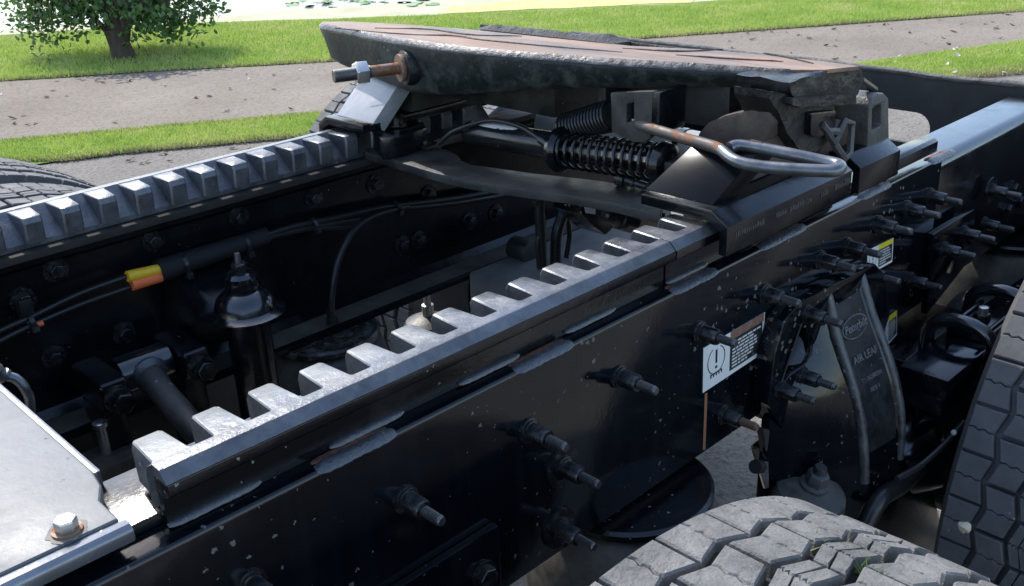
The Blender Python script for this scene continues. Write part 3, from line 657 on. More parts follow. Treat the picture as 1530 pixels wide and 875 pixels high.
# flat top and the two ramps behind the throat
XB = 1.235
back_px = [(1230, 104), (1284, 98.5), (1250, 94), (1180, 85.5), (1060, 74), (940, 68), (850, 59), (700, 43.5), (600, 36), (520, 31.5)]
full = [r[0] for r in rows]+[ontop(*p) for p in back_px]
full = [V((p.x, p.y, .2215-TI*(p.x-.98))) for p in full]
bm = BM(); slab(bm, full, (0, 0, -.005)); mk('top_plate', bm, m_top, fw, ang=20)
for s in (1, -1):
    f = (lambda y: y) if s > 0 else mir
    pts = [(1.262, .09), (1.262, .372), (1.32, .350), (1.56, .305), (1.60, .28), (1.60, .21), (1.45, .15)]
    bm = BM(); slab(bm, [V((x, f(y), ztop(x)-.001)) for x, y in pts], (0, 0, -.03)); mk('ramp', bm, m_grease, fw, bevel=.003)
# grease ridge
bm = BM(); nx, ny = 14, 60; G = []
for i in range(nx):
    row = []
    for j in range(ny):
        x = 1.21+.06*i/(nx-1)-.02*(j/(ny-1)-.5); y = .37+.30*j/(ny-1); u = min(i, nx-1-i)/(nx/2); v_ = min(j, ny-1-j)/6.0
        h = min(1, u*1.6)*min(1, v_)*(.006+.006*mnoise.noise(V((x*30, y*14, 3)))+.004*mnoise.noise(V((x*80, y*60, 3))))
        row.append(bm.verts.new((x, y, ztop(x)-.001+max(0, h))))
    G.append(row)
for i in range(nx-1):
    for j in range(ny-1): bm.faces.new((G[i][j], G[i+1][j], G[i+1][j+1], G[i][j+1]))
mk('grease', bm, m_grease, fw, ang=60)
for pa in ([(500, 42), (600, 51), (680, 54), (720, 60), (840, 71), (930, 78)], [(560, 42), (640, 44), (700, 52), (780, 54)], [(930, 72), (1010, 77), (1080, 74)], [(1010, 82), (1090, 88), (1170, 92)], [(1140, 79), (1180, 87), (1215, 95)]):
    bm = BM(); P = smooth_path([ontop(*p)+V((0, 0, .0002)) for p in pa], 5); tube(bm, P, [.0005+.0011*math.sin(math.pi*k/(len(P)-1))+random.random()*.0008 for k in range(len(P))], 5); mk('grease_streak', bm, m_grease, fw)
# near wing: caked lump, ledge, pivot ear
def lump(name, pts, ax, v, off_, mat, amp=.0022, cuts=6, **k):
    bm = BM(); slab(bm, pxs(pts, ax, v), off_); zmx = .2215-TI*.22-.002; [setattr(q, 'co', V((q.co.x, q.co.y, min(q.co.z, zmx)))) for q in bm.verts]; bmesh.ops.triangulate(bm, faces=bm.faces); bmesh.ops.subdivide_edges(bm, edges=bm.edges, cuts=cuts, use_grid_fill=True); jitter(bm, amp, 45); jitter(bm, amp*.5, 120)
    return mk(name, bm, mat, fw, ang=70, **k)
lump('wing_side', [(1182, 106), (1230, 104), (1278, 99), (1287, 104), (1291, 118), (1283, 140), (1272, 146), (1196, 152), (1183, 140)], 1, .004, (0, .08, 0), m_caked)
lump('wing_ledge', [(1185, 146), (1275, 138), (1280, 142), (1279, 155), (1196, 160), (1184, 156)], 1, -.004, (0, .08, 0), m_caked, .0016)
lump('pivot_ear', [(1152, 136), (1160, 138), (1184, 140), (1192, 158), (1246, 158), (1247, 190), (1238, 212), (1218, 227), (1196, 224), (1176, 198), (1164, 168), (1152, 148)], 1, .010, (0, .055, 0), m_caked, .0016)
bm = BM(); slab(bm, pxs([(1213, 168), (1250, 164), (1250, 186), (1244, 200), (1227, 205), (1212, 203)], 1, .0), (0, .02, 0)); mk('pivot_pin_head', bm, m_black, fw, bevel=.004)
bm = BM(); tube(bm, [pix(1272, 110, 1, .02), pix(1306, 134, 1, .02)], .006, 8); mk('grease_hose', bm, m_cable, fw)
# underside: narrow ribs, plus wide boxes added to darken the gaps below
for y0, y1, x0, x1, z0, z1 in ((.50, .515, 1.10, 1.25, .13, .2), (.30, .315, 1.12, 1.25, .13, .19), (.62, .75, 1.08, 1.12, .12, .2), (.12, .45, 1.17, 1.27, .118, .19), (.4502, .80, 1.17, 1.27, .088, .19)):
    bm = BM(); box(bm, x0, x1, y0, y1, z0, z1); mk('rib', bm, m_dusty, fw, bevel=.003)
# adjusting bolt through the skirt
bp0 = pix(601, 101, 0, 1.012); ax_d = V((-1, .12, 0)).normalized()
def at(d): return bp0+ax_d*d
# the bolt points to the front of the truck
L0 = (pix(500, 100, 2, bp0.z+.004)-bp0).length
dirb = (pix(499, 101, 2, bp0.z)-bp0); dirb = V((-1, .35, 0)).normalized()
# length so that the tip projects at px 499
def px_of(p):
    q = p-CAM; return CX+FPX*q.dot(RIGHT)/q.dot(FWD)
Lb = .02
while px_of(bp0+dirb*Lb) > 499 and Lb < .4: Lb += .002
ab = lambda f: bp0+dirb*(Lb*f)
bm = BM(); lathe(bm, ab(-.18), dirb, [(.028, 0), (.030, Lb*.08), (.028, Lb*.16), (.024, Lb*.18)], 24); o_b = mk('adjusting_bolt', bm, m_caked, fw)
bm = BM(); lathe(bm, ab(0), dirb, [(.022, 0), (.0225, .003), (.022, .006), (.011, .0065)], 24); mk('washer', bm, m_rusty, o_b, sub=True)
bm = BM(); cyl(bm, ab(0), ab(.5), .0095, None, 16); mk('shank', bm, m_rusty, o_b, sub=True)
bm = BM(); pr = []; h = Lb*.48
while h < Lb-.002: pr += [(.0108, h), (.0100, h+.0012)]; h += .0022
pr += [(.0095, Lb)]
lathe(bm, ab(0), dirb, pr, 16); mk('thread', bm, m_steel, o_b, sub=True, ang=20)
bm = BM(); hexhead(bm, ab(.52), dirb, .0195, Lb*.18); mk('nut', bm, m_zinc, o_b, bevel=.002, sub=True)
# release handle: hanger plate, rod, loop grip
bm = BM(); slab(bm, pxs([(912, 138), (976, 136), (972, 205), (962, 213), (945, 212), (914, 197)], 0, 1.08), (.012, 0, 0), [pxs([(936, 183), (936, 156), (947, 150), (947, 180)], 0, 1.08)]); mk('handle_hanger', bm, m_dusty, fw, bevel=.0015)
bm = BM(); slab(bm, pxs([(976, 136), (986, 138), (984, 200), (972, 205)], 0, 1.079), (.06, 0, 0)); mk('hanger_flange', bm, m_black, fw, bevel=.0015)
rod = smooth_path([pix(955, 186, 0, 1.085), pix(1010, 203, 0, 1.06), pix(1060, 217, 0, 1.035), pix(1078, 224, 0, 1.025)], 6)
bm = BM(); tube(bm, rod, .0077, 12); hr = mk('release_handle', bm, m_hrust, fw, ang=60)
gp_ = [pix(1078, 224, 0, 1.025), pix(1094, 237, 0, 1.012), pix(1115, 245, 0, 1.01), pix(1160, 251, 0, 1.02), pix(1235, 255, 0, 1.04), pix(1252, 253, 0, 1.05), pix(1254, 247, 0, 1.065), pix(1235, 242, 0, 1.067), pix(1190, 232, 0, 1.06), pix(1140, 222, 0, 1.052), pix(1105, 217, 0, 1.045), pix(1090, 221, 0, 1.033)]
bm = BM(); tube(bm, smooth_path(gp_, 6), .0077, 12); mk('grip', bm, m_handle, hr, ang=60, sub=True)
# conical return spring next to the hanger
bm = BM(); a0, a1 = pix(842, 190, 0, 1.13), pix(916, 172, 0, 1.12); d = (a1-a0); u, w_ = frame(d); P = []
for k in range(15*14+1):
    t = k/(15*14); an = 2*math.pi*k/14; P.append(a0+d*t+(u*math.cos(an)+w_*math.sin(an))*(.019+.004*t))
tube(bm, P, .0024, 5); mk('return_spring', bm, m_cable, fw, ang=60)
bm = BM(); cyl(bm, a0, a1, .016, .019, 14); mk('spring_core', bm, m_loom, fw)

# ------------------------------------------------------------------ bridge plate between the brackets
bp_ = thing('bridge_plate', 'curved steel plate bridging the two slide brackets', 'steel plate', (1.02, YC, .02))
ol = [(545, 226), (600, 243), (650, 258), (700, 270), (775, 281), (850, 291), (920, 304), (986, 320), (992, 296), (953, 281), (900, 270), (800, 259), (735, 250), (705, 246), (690, 240), (684, 232), (668, 224), (648, 218), (644, 212), (655, 207), (690, 199), (690, 188), (600, 196), (560, 208)]
bm = BM(); slab(bm, pxs(ol, 2, .026), (0, 0, -.014)); mk('plate', bm, m_dusty, bp_, bevel=.0012)
bm = BM(); slab(bm, pxs(ol[:8], 2, .0115)+[p+V((.012, 0, 0)) for p in pxs(ol[:8], 2, .0115)][::-1], (0, 0, -.012)); mk('stiffener', bm, m_black, bp_)
q = pix(612, 213, 2, .036)
f_ = thing('air_fitting', 'small black hose fitting lying on the bridge plate', 'fitting', q-V((0, 0, .01)))
bm = BM(); dd = V((-.55, .75, .0)).normalized(); lathe(bm, q, dd, [(.006, -.03), (.006, -.012), (.012, -.011), (.012, .004), (.010, .005), (.010, .016), (.0085, .017), (.0085, .022)], 14); mk('body', bm, m_plastic, f_)
bm = BM(); lathe(bm, q, dd, [(.0075, .0222), (.0075, .026), (.004, .0262)], 14); mk('nozzle', bm, m_grey, f_)
bm = BM(); box(bm, q.x+.005, q.x+.04, q.y-.04, q.y-.016, .0262, .034); mk('foot', bm, m_plastic, f_, bevel=.003)
# lock housing on the far bracket
lb = thing('lock_block', 'black locking pin block with large bolt head beside the far bracket', 'lock block', pix(600, 195, 2, .03))
bm = BM(); slab(bm, pxs([(558, 196), (585, 188), (600, 190), (632, 180), (637, 190), (600, 203), (570, 208)], 2, .062), (0, 0, -.036)); mk('block', bm, m_black, lb, bevel=.003)
bm = BM(); q = pix(592, 187, 2, .064); lathe(bm, q, (0, 0, 1), [(.015, 0), (.015, .003), (.012, .0032), (.012, .015), (.0105, .017)], 18); mk('bolt_head', bm, m_bolt, lb)
# locking cylinder with coil spring
cy = thing('locking_cylinder', 'black air cylinder with exposed coil spring under the coupling plate', 'air cylinder', (1.1, .38, .03))
c0, c1, c2, c3 = pix(706, 198, 0, 1.1), pix(832, 222, 0, 1.1), pix(842, 224, 0, 1.1), pix(986, 243, 0, 1.1)
dc = (c3-c0).normalized()
bm = BM(); lathe(bm, c0, dc, [(.012, -.01), (.020, -.006), (.0215, 0), (.0215, (c1-c0).length), (.018, (c1-c0).length+.004)], 24); mk('barrel', bm, m_barrel, cy)
uu = V((0, 0, 1)); uu = (uu-dc*uu.dot(dc)).normalized(); ww = dc.cross(uu)
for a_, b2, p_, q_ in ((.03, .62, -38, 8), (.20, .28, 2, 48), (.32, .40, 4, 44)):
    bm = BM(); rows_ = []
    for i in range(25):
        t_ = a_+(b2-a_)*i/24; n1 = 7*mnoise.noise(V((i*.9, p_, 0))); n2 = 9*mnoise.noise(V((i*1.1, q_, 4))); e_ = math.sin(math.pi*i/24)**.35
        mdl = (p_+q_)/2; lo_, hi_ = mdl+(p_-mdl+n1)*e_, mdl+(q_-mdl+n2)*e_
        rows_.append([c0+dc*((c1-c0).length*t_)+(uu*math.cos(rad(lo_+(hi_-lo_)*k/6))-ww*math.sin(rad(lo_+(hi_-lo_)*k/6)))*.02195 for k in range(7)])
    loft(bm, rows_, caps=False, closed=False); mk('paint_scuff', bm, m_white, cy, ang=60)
bm = BM(); lathe(bm, c1, dc, [(.026, 0), (.034, .004), (.036, .012), (.030, .02)], 24); mk('end_cap', bm, m_black, cy)
bm = BM(); cyl(bm, c1, c3, .0125, None, 18); mk('piston_rod', bm, m_chrome, cy)
u, w_ = frame(dc); n = 12*18; P = [c1.lerp(c3, .05+.95*k/n)+(u*math.cos(2*math.pi*k/18)+w_*math.sin(2*math.pi*k/18))*.0255 for k in range(n+1)]
bm = BM(); tube(bm, P, .0032, 7); mk('coil_spring', bm, m_black, cy, ang=60)
bm = BM(); lathe(bm, c3, dc, [(.029, 0), (.031, .004), (.029, .016), (.018, .022)], 24); mk('spring_seat', bm, m_black, cy)
bm = BM(); loft(bm, [[c3+dc*.02+V((dx, 0, dz)) for dx, dz in ((-.018, -.012), (.018, -.012), (.018, .008), (-.018, .008))], [c3+dc*.06+V((dx, 0, dz)) for dx, dz in ((-.018, -.012), (.018, -.012), (.018, .008), (-.018, .008))]]); mk('clevis', bm, m_dusty, cy, bevel=.002)
bm = BM(); hp = smooth_path([pix(655, 215, 0, 1.06), pix(680, 195, 0, 1.07), pix(730, 180, 0, 1.09), pix(775, 188, 0, 1.09), pix(808, 208, 0, 1.085)], 8); tube(bm, hp, .0042, 8); mk('hose', bm, m_cable, cy, ang=60)
bm = BM(); lathe(bm, hp[-1], (hp[-1]-hp[-3]), [(.0055, -.002), (.0075, .0), (.0075, .02), (.0055, .022), (.0055, .034)], 12); mk('hose_fitting', bm, m_plastic, cy)
# small plug below the spring
q = pix(940, 270, 2, .035)
f2 = thing('air_fitting', 'black push-in fitting under the coil spring', 'fitting', q-V((0, 0, .012)))
bm = BM(); dd = V((.15, -.9, -.12)).normalized(); lathe(bm, q-dd*.02, dd, [(.011, 0), (.012, .002), (.012, .014), (.008, .015), (.008, .03), (.006, .031), (.006, .05)], 12); mk('body', bm, m_plastic, f2)
# pale cross tube seen behind the spring
ct = thing('cross_tube', 'pale grey tube crossing behind the coil spring', 'cross tube', (1.42, .3, -.05))
p0, p1 = pix(1092, 236, 0, 1.42), pix(880, 194, 0, 1.42); d = p1-p0
bm = BM(); cyl(bm, p0-d*.25, p1+d*.35, .035, None, 28); mk('tube', bm, m_grey, ct)
bm = BM(); 
for t in (-.2, .3): lathe(bm, p0+d*t, d, [(.037, -.006), (.037, .006)], 28)
mk('band', bm, m_black, ct)

# ------------------------------------------------------------------ rear closing panel with oval opening
rp = thing('tail_bulkhead', 'dark rear cross panel with frayed top edge and oval opening', 'panel', (2.21, .3, -.35))
topw = [(2.20, y) for y in np.linspace(-.5, 1.35, 60)]
def hole(cy_, cz, hw, hh, n=10):
    P = []
    for (sy, a0) in ((1, -90), (-1, 90)):
        for k in range(n+1):
            a = rad(a0+180*k/n); P.append((cy_+sy*(hw-hh)+hh*math.cos(a), cz+hh*math.sin(a)))
    return P
hq0, hq1 = pix(1318, 188, 0, 2.2), pix(1386, 190, 0, 2.2); hc = pix(1345, 188, 0, 2.2)
top_z = [.0+.012*mnoise.noise(V((y*6, 0, 0)))*.4 for _, y in topw]
outer = [V((2.2, y, z)) for (_, y), z in zip(topw, top_z)]+[V((2.2, 1.35, -.36)), V((2.2, -.5, -.36))]
hp_ = [V((2.2, y, z)) for y, z in hole((hq0.y+.06+hq1.y)/2, hc.z, (hq0.y+.06-hq1.y)/2+.006, .036)]
bm = BM(); slab(bm, outer, (.012, 0, 0), [hp_]); mk('sheet', bm, m_panel, rp, ang=30)
bm = BM(); tube(bm, [V((2.203, y, z+.002)) for (_, y), z in zip(topw, top_z)], [.007+.003*abs(mnoise.noise(V((y*20, 1, 0)))) for _, y in topw], 6); mk('frayed_edge', bm, m_pedge, rp, ang=60)
bm = BM(); box(bm, 2.175, 2.199, .10, .72, -.27, -.10); 
rc = thing('rear_crossmember', 'dark channel crossmember low between the rails in front of the rear panel', 'crossmember', (1.95, YC, -.27))
bm.free(); bm = BM(); sect_ = [(1.93, -.26), (1.98, -.26), (1.98, -.25), (1.94, -.25), (1.94, -.19), (1.98, -.19), (1.98, -.18), (1.93, -.18)]
loft(bm, [[V((x, y, z)) for x, z in sect_] for y in (.022, mir(.022))]); mk('channel', bm, m_black, rc, bevel=.001)

# ------------------------------------------------------------------ deck plate (front)
dk = thing('deck_plate', 'pale grey deck plate with turned edges and one hex bolt', 'deck plate', (.1, YC, .012))
bm = BM(); o_ = [(.236, mir(.02)), (.236, .10), (.232, .075), (.222, .055), (.2215, .02), (-.5, .02), (-.5, mir(.02))]
loft(bm, [[V((x, y, z)) for x, y in o_] for z in (.016, .030)]); mk('panel', bm, m_deck, dk, bevel=.0035, seg=3)
bm = BM(); sect(bm, [(.006, .0135), (.006, .024), (.010, .0285), (.019, .0285), (.019, .0135)], -.5, .226); mk('side_lip', bm, m_deckedge, dk, bevel=.0025)
bm = BM(); box(bm, .2362, .243, .102, mir(.03), .004, .0265); mk('rear_lip', bm, m_deckedge, dk, bevel=.0025)
q = pix(101, 793, 2, .0303)
bm = BM(); lathe(bm, q, (0, 0, 1), [(.0115, 0), (.0115, .002), (.0085, .0022)], 20); ob = mk('hex_bolt', bm, m_rusty, dk)
bm = BM(); hexhead(bm, q+V((0, 0, .002)), (0, 0, 1), .0088, .0095); mk('bolt_head', bm, m_zinc, ob, bevel=.0008, sub=True)
bm = BM(); n = 64; bm.faces.new([bm.verts.new((q.x+.015*math.cos(k/n*6.283)*(1+.35*mnoise.noise(V((math.cos(k/n*6.283)*2, math.sin(k/n*6.283)*2, 0)))), q.y+.015*math.sin(k/n*6.283)*(1+.35*mnoise.noise(V((math.cos(k/n*6.283)*2, math.sin(k/n*6.283)*2, 5)))), .0304)) for k in range(n)]); mk('rust_ring', bm, M('rust bleed', (.17, .15, .125), .7, rust=(.6, 70, (.22, .11, .055)), dust=(.8, 60, (.15, .155, .165), .42, .6)), ob, sub=True, ang=0)
hs = thing('metal_hose', 'short bent silver hose behind the deck plate edge', 'hose', pix(20, 580, 1, .42))
pp = smooth_path([pix(-14, 548, 1, .42), pix(4, 560, 1, .42), pix(24, 566, 1, .415), pix(38, 582, 1, .41), pix(45, 604, 1, .41), pix(46, 660, 1, .41)], 6)
bm = BM(); tube(bm, pp, .0055, 10); mk('tube', bm, m_handle, hs, ang=60)
bm = BM(); lathe(bm, pp[3], (pp[6]-pp[3]), [(.009, -.015), (.009, .0), (.0075, .002), (.0075, .006), (.009, .007), (.009, .011)], 14); mk('collar', bm, m_steel, hs)

# ------------------------------------------------------------------ cable loom on the far rail
lo = thing('cable_loom', 'black cable loom with yellow and orange sleeves tied along the far rail', 'cable loom', (.8, .76, -.12))
YL = .755
ca = [pix(x, y, 1, YL) for x, y in ((-60, 525), (0, 494), (45, 474), (120, 438), (195, 411))]; cb = [pix(x, y, 1, YL) for x, y in ((-60, 540), (0, 509), (45, 487), (120, 455), (205, 425))]
for c in (ca, cb): bm = BM(); tube(bm, smooth_path(c, 6), .0042, 8); mk('cable', bm, m_cable, lo, ang=60)
bm = BM(); tube(bm, [pix(190, 413, 1, YL-.004), pix(240, 402, 1, YL-.004)], .0088, 12); mk('yellow_sleeve', bm, m_yellow, lo, label='yellow sleeve')
bm = BM(); tube(bm, [pix(197, 426, 1, YL-.006), pix(246, 411, 1, YL-.006)], .0088, 12); mk('orange_sleeve', bm, m_orange, lo, label='orange sleeve')
wr = smooth_path([pix(x, y, 1, YL) for x, y in ((236, 405), (270, 394), (330, 374), (398, 352))], 6)
bm = BM(); tube(bm, wr, [.0185-.004*k/(len(wr)-1) for k in range(len(wr))], 16); mk('sheath', bm, m_loom, lo, ang=60)
for pa in ([(395, 352), (440, 338), (500, 325), (560, 312), (600, 306), (680, 296), (760, 282)], [(395, 356), (440, 345), (500, 333), (560, 324), (600, 312), (680, 303), (760, 290)], [(440, 345), (470, 340), (520, 338), (560, 318)]):
    bm = BM(); tube(bm, smooth_path([pix(x, y, 1, YL+.01) for x, y in pa], 6), .006, 8); mk('cable', bm, m_cable, lo, ang=60)
def tie(p, d, r, ln):
    bm = BM(); d = d.normalized(); lathe(bm, p, d, [(r, -.003), (r+.0016, -.003), (r+.0016, .003), (r, .003)], 18, caps=False); o = mk('cable_tie', bm, m_plastic, lo)
    bm = BM(); c = p+V((0, -r, -r*.6)); box(bm, c.x-.005, c.x+.005, c.y-.006, c.y+.002, c.z-.006, c.z+.004); mk('tie_head', bm, m_plastic, o, bevel=.001, sub=True)
tie(pix(272, 396, 1, YL), wr[8]-wr[5], .0185, 0); tie(pix(365, 366, 1, YL), wr[-1]-wr[-5], .0165, 0); tie(pix(46, 480, 1, YL), ca[2]-ca[1], .011, 0); tie(pix(468, 335, 1, YL+.01), ca[2]-ca[1], .011, 0); tie(pix(592, 309, 1, YL+.01), ca[2]-ca[1], .011, 0)
q = pix(36, 458, 1, .775); bm = BM(); box(bm, q.x-.008, q.x+.010, .768, .789, q.z-.02, q.z+.012); mk('clip', bm, m_plastic, lo, bevel=.002)
q = pix(56, 485, 1, YL-.006); bm = BM(); cyl(bm, q, q+V((.008, -.002, .001)), .004, None, 8); mk('orange_tip', bm, m_orange, lo)
ah = thing('air_hose', 'thin black air hose rising from the air spring to the cable loom', 'hose', pix(495, 465, 1, .72))
bm = BM(); tube(bm, smooth_path([pix(495, 468, 1, .71), pix(496, 440, 1, .712), pix(505, 390, 1, .72), pix(528, 345, 1, .735), pix(560, 322, 1, .75), pix(610, 308, 1, .765)], 8), .006, 10); mk('hose_line', bm, m_cable, ah, ang=60)
q = pix(495, 470, 1, .71); bm = BM(); lathe(bm, q-V((0, 0, .016)), (0, 0, 1), [(.011, 0), (.011, .010), (.008, .011), (.008, .024)], 12); mk('elbow', bm, m_plastic, ah)

# ------------------------------------------------------------------ shock absorber
sh = thing('shock_absorber', 'black shock absorber with domed top mount bolted inside the far rail', 'shock absorber', (.675, .66, -.6))
sc_ = pix(362, 430, 1, .66); X0, Y0 = sc_.x, .66
def shl(prof, name, mat, seg=28, par=None, **k): 
    bm = BM(); lathe(bm, (X0, Y0, 0), (0, 0, 1), prof, seg); return mk(name, bm, mat, sh, **k)
shl([(.005, -.115), (.005, -.056), (.0042, -.053)], 'stud', m_steel, 12)
bm = BM(); hexhead(bm, (X0, Y0, -.082), (0, 0, 1), .0125, .014); mk('nut', bm, m_bolt, sh, bevel=.001)
shl([(.023, -.096), (.0235, -.090), (.019, -.084), (.012, -.082)], 'washer', m_rail)
shl([(.024, -.112), (.026, -.106), (.025, -.097), (.02, -.0955)], 'bushing', m_black)
shl([(.056, -.152), (.0605, -.150), (.0605, -.1485), (.053, -.146), (.0485, -.1425), (.0465, -.135), (.042, -.125), (.034, -.117), (.026, -.1125), (.022, -.111)], 'dome', m_rail)
shl([(.033, -.62), (.034, -.61), (.034, -.165), (.030, -.150), (.028, -.147)], 'dust_tube', m_black)
bm = BM(); loft(bm, [[V((X0-.05, Y0+.01, -.147)), V((X0+.045, Y0+.01, -.147)), V((X0+.06, YFW-.001, -.20)), V((X0-.085, YFW-.001, -.20))], [V((X0-.035, Y0+.012, -.135)), V((X0+.03, Y0+.012, -.135)), V((X0+.045, YFW-.001, -.085)), V((X0-.06, YFW-.001, -.085))]]); mk('bracket', bm, m_frame_in, sh, bevel=.006)

# ------------------------------------------------------------------ air springs
def air_spring(label, x, y, zt, r=.115, grp=None):
    t = thing('air_spring', label, 'air spring', (x, y, zt-.3))
    bm = BM(); lathe(bm, (x, y, 0), (0, 0, 1), [(r*.96, zt-.016), (r, zt-.012), (r, zt-.004), (r*.96, zt)], 48); mk('top_plate', bm, M('dust scuffed and lightened plate', (.02, .02, .02), .3, scuff=(.48, 55, (.2, .19, .165), .6, .25)) if y > .4 else m_black, t)  # far plate: dust scuffs painted lighter to make up for shade in the bay
    bm = BM(); lathe(bm, (x, y, 0), (0, 0, 1), [(r*.7, zt-.30), (r*.98, zt-.27), (r*1.16, zt-.20), (r*1.2, zt-.13), (r*1.16, zt-.07), (r*1.02, zt-.028), (r*.93, zt-.018)], 48); mk('bellows', bm, m_bellows, t, ang=60)
    bm = BM(); lathe(bm, (x, y, 0), (0, 0, 1), [(r*.62, zt-.42), (r*.66, zt-.301)], 32); mk('piston', bm, m_black, t)
air_spring('air spring under the far rail with a hose on its top plate', .872, .742, -.2735, .099)
air_spring('air spring below the stickered rail behind the dusty tyre', .868, .052, -.2765, .115)
air_spring('rear air spring with smooth black bellows beyond the stickered rail', 2.12, .052, -.2735, .13)

# ------------------------------------------------------------------ torque rod in the bay
tr = thing('torque_rod', 'black torque rod with clamped end bushing inside the frame bay', 'torque rod', (.5, .6, -.3))
za = -.20
h0, h1 = pix(172, 562, 2, za), pix(252, 538, 2, za); hy = (h0.y+h1.y)/2; h0.y = h1.y = hy
bm = BM(); cyl(bm, h0, h1, .029, None, 24); mk('eye', bm, m_rail, tr, bevel=.002)
mid = h0.lerp(h1, .5)
bm = BM(); tube(bm, [mid+V((0, -.01, 0)), mid+V((-.004, -.06, -.012)), mid+V((-.012, -.30, -.075)), mid+V((-.014, -.5, -.12))], [.024, .019, .018, .018], 18); mk('tube', bm, m_dusty, tr)
bm = BM(); lathe(bm, mid+V((0, -.018, 0)), (0, -1, -.2), [(.026, 0), (.028, .006), (.022, .014), (.019, .016)], 20); mk('weld_collar', bm, m_weld, tr)
for sgn, c in ((-1, h0), (1, h1)):
    bm = BM(); x0_ = c.x+(.004 if sgn > 0 else -.046); box(bm, x0_, x0_+.042, hy-.055, hy+.05, za-.024, za+.024); mk('clamp', bm, m_black, tr, bevel=.008, seg=3)
    q = V((x0_+.021, hy-.055, za-.004)); bm = BM(); lathe(bm, q, (0, -1, 0), [(.021, 0), (.021, .004), (.018, .005), (.018, .012)], 20); ob = mk('bolt', bm, m_bolt, tr)
    bm = BM(); hexhead(bm, q+V((0, -.012, 0)), (0, -1, 0), .0165, .014); mk('bolt_head', bm, m_black, ob, bevel=.001, sub=True)
    bm = BM(); box(bm, x0_+.004, x0_+.038, hy-.03, hy+.04, -.42, za-.026); mk('stand', bm, m_black, tr, bevel=.004)
cmx = thing('crossmember', 'black crossmember between the rails under the torque rod', 'crossmember', (.47, YC, -.36))
bm = BM(); box(bm, .40, .60, .05, mir(.05), -.46, -.42); mk('web', bm, m_dusty, cmx, bevel=.004)
bm = BM(); box(bm, .30, .34, .022, mir(.022), -.36, -.20); mk('channel', bm, m_frame_in, cmx, bevel=.004)
q = pix(148, 628, 2, -.24); bm = BM(); lathe(bm, q-V((0, 0, .02)), (0, 0, 1), [(.007, -.05), (.007, .01), (.011, .011), (.011, .017), (.008, .019)], 12); mk('bolt', bm, m_zinc, cmx)
bm = BM(); box(bm, q.x-.06, q.x+.04, q.y-.04, q.y+.03, q.z-.085, q.z-.055); mk('pad', bm, m_brown, cmx, bevel=.004)

# ------------------------------------------------------------------ middle of the bay: gearbox style crossmember, valve, hanging hoses
cb_ = thing('crossmember', 'grey dusty flat-topped crossmember seen between the rails', 'crossmember', (1.35, .5, -.4))
bm = BM(); slab(bm, [V((1.18, .70, -.25)), V((1.18, .10, -.25)), V((1.55, .10, -.25)), V((1.55, .70, -.25))], (0, 0, -.12)); mk('beam', bm, M('grey dusty beam', (.17, .17, .165), .7, dust=(.6, 12, (.25, .245, .235), .4, .7)), cb_, bevel=.01)
q = pix(778, 372, 2, -.235); bm = BM(); cyl(bm, q+V((0, -.03, 0)), q+V((0, .02, 0)), .024, None, 20); mk('bushing', bm, m_steel, cb_, bevel=.003)
hb = thing('hose_bundle', 'bundle of black hoses hanging below the bridge plate', 'hoses', pix(815, 390, 1, .42))
for pa, r in (([(806, 285), (806, 320), (808, 350), (810, 400)], .009), ([(842, 285), (842, 315), (832, 350), (830, 400)], .010), ([(830, 300), (846, 325), (851, 350), (846, 385)], .0045), ([(800, 300), (812, 330), (804, 360), (806, 400)], .005)):
    bm = BM(); P = smooth_path(pxs(pa, 1, .44), 6); tube(bm, P, r, 10); mk('hose', bm, m_cable, hb, ang=60)
vb = thing('valve_block', 'black valve block with small white tag under the bridge plate', 'valve', pix(895, 330, 1, .33))
p0 = pix(872, 305, 1, .33)
bm = BM(); slab(bm, pxs([(868, 296), (925, 308), (918, 340), (905, 352), (888, 338), (868, 320)], 1, .33), (0, .06, 0)); mk('body', bm, m_black, vb, bevel=.004)
bm = BM(); slab(bm, pxs([(872, 304), (889, 307), (889, 320), (875, 318)], 1, .3295), (0, -.0012, 0)); mk('tag', bm, m_white, vb)
a0, a1 = pix(902, 318, 1, .30), pix(938, 328, 1, .28); bm = BM(); lathe(bm, a0, (a1-a0), [(.010, 0), (.014, .004), (.014, .03), (.018, .032), (.018, .04), (.010, .042), (.010, .06)], 16); mk('solenoid', bm, m_plastic, vb)
sbk = thing('suspension_casting', 'silver suspension seat with a nut between the rails', 'suspension seat', pix(635, 480, 2, -.36))
q = pix(640, 470, 2, -.34); bm = BM(); lathe(bm, q, (0, 0, 1), [(.06, -.12), (.06, -.04), (.045, -.012), (.02, 0)], 28); mk('seat', bm, m_dusty, sbk)
bm = BM(); lathe(bm, q, (0, 0, 1), [(.012, 0), (.012, .022), (.007, .023), (.007, .045)], 12); mk('nut', bm, m_zinc, sbk)

# ------------------------------------------------------------------ axles
def axle(label, x):
    t = thing('drive_axle', label, 'axle', (x, YC, -.62)); bm = BM()
    tube(bm, [V((x, -.2, -.52)), V((x, .15, -.52)), V((x, .25, -.52)), V((x, .33, -.52)), V((x, .48, -.52)), V((x, .56, -.52)), V((x, .66, -.52)), V((x, 1.01, -.52))], [.07, .07, .09, .17, .17, .09, .07, .07], 24); mk('housing', bm, m_dusty, t, ang=60)
    bm = BM(); lathe(bm, (x+.1, YC, -.52), (1, 0, 0), [(.13, 0), (.11, .06), (.06, .09), (.05, .2)], 20); mk('carrier', bm, m_dusty, t, ang=60)
axle('front drive axle housing under the frame bay', .50); axle('rear drive axle housing under the coupling', 1.78)

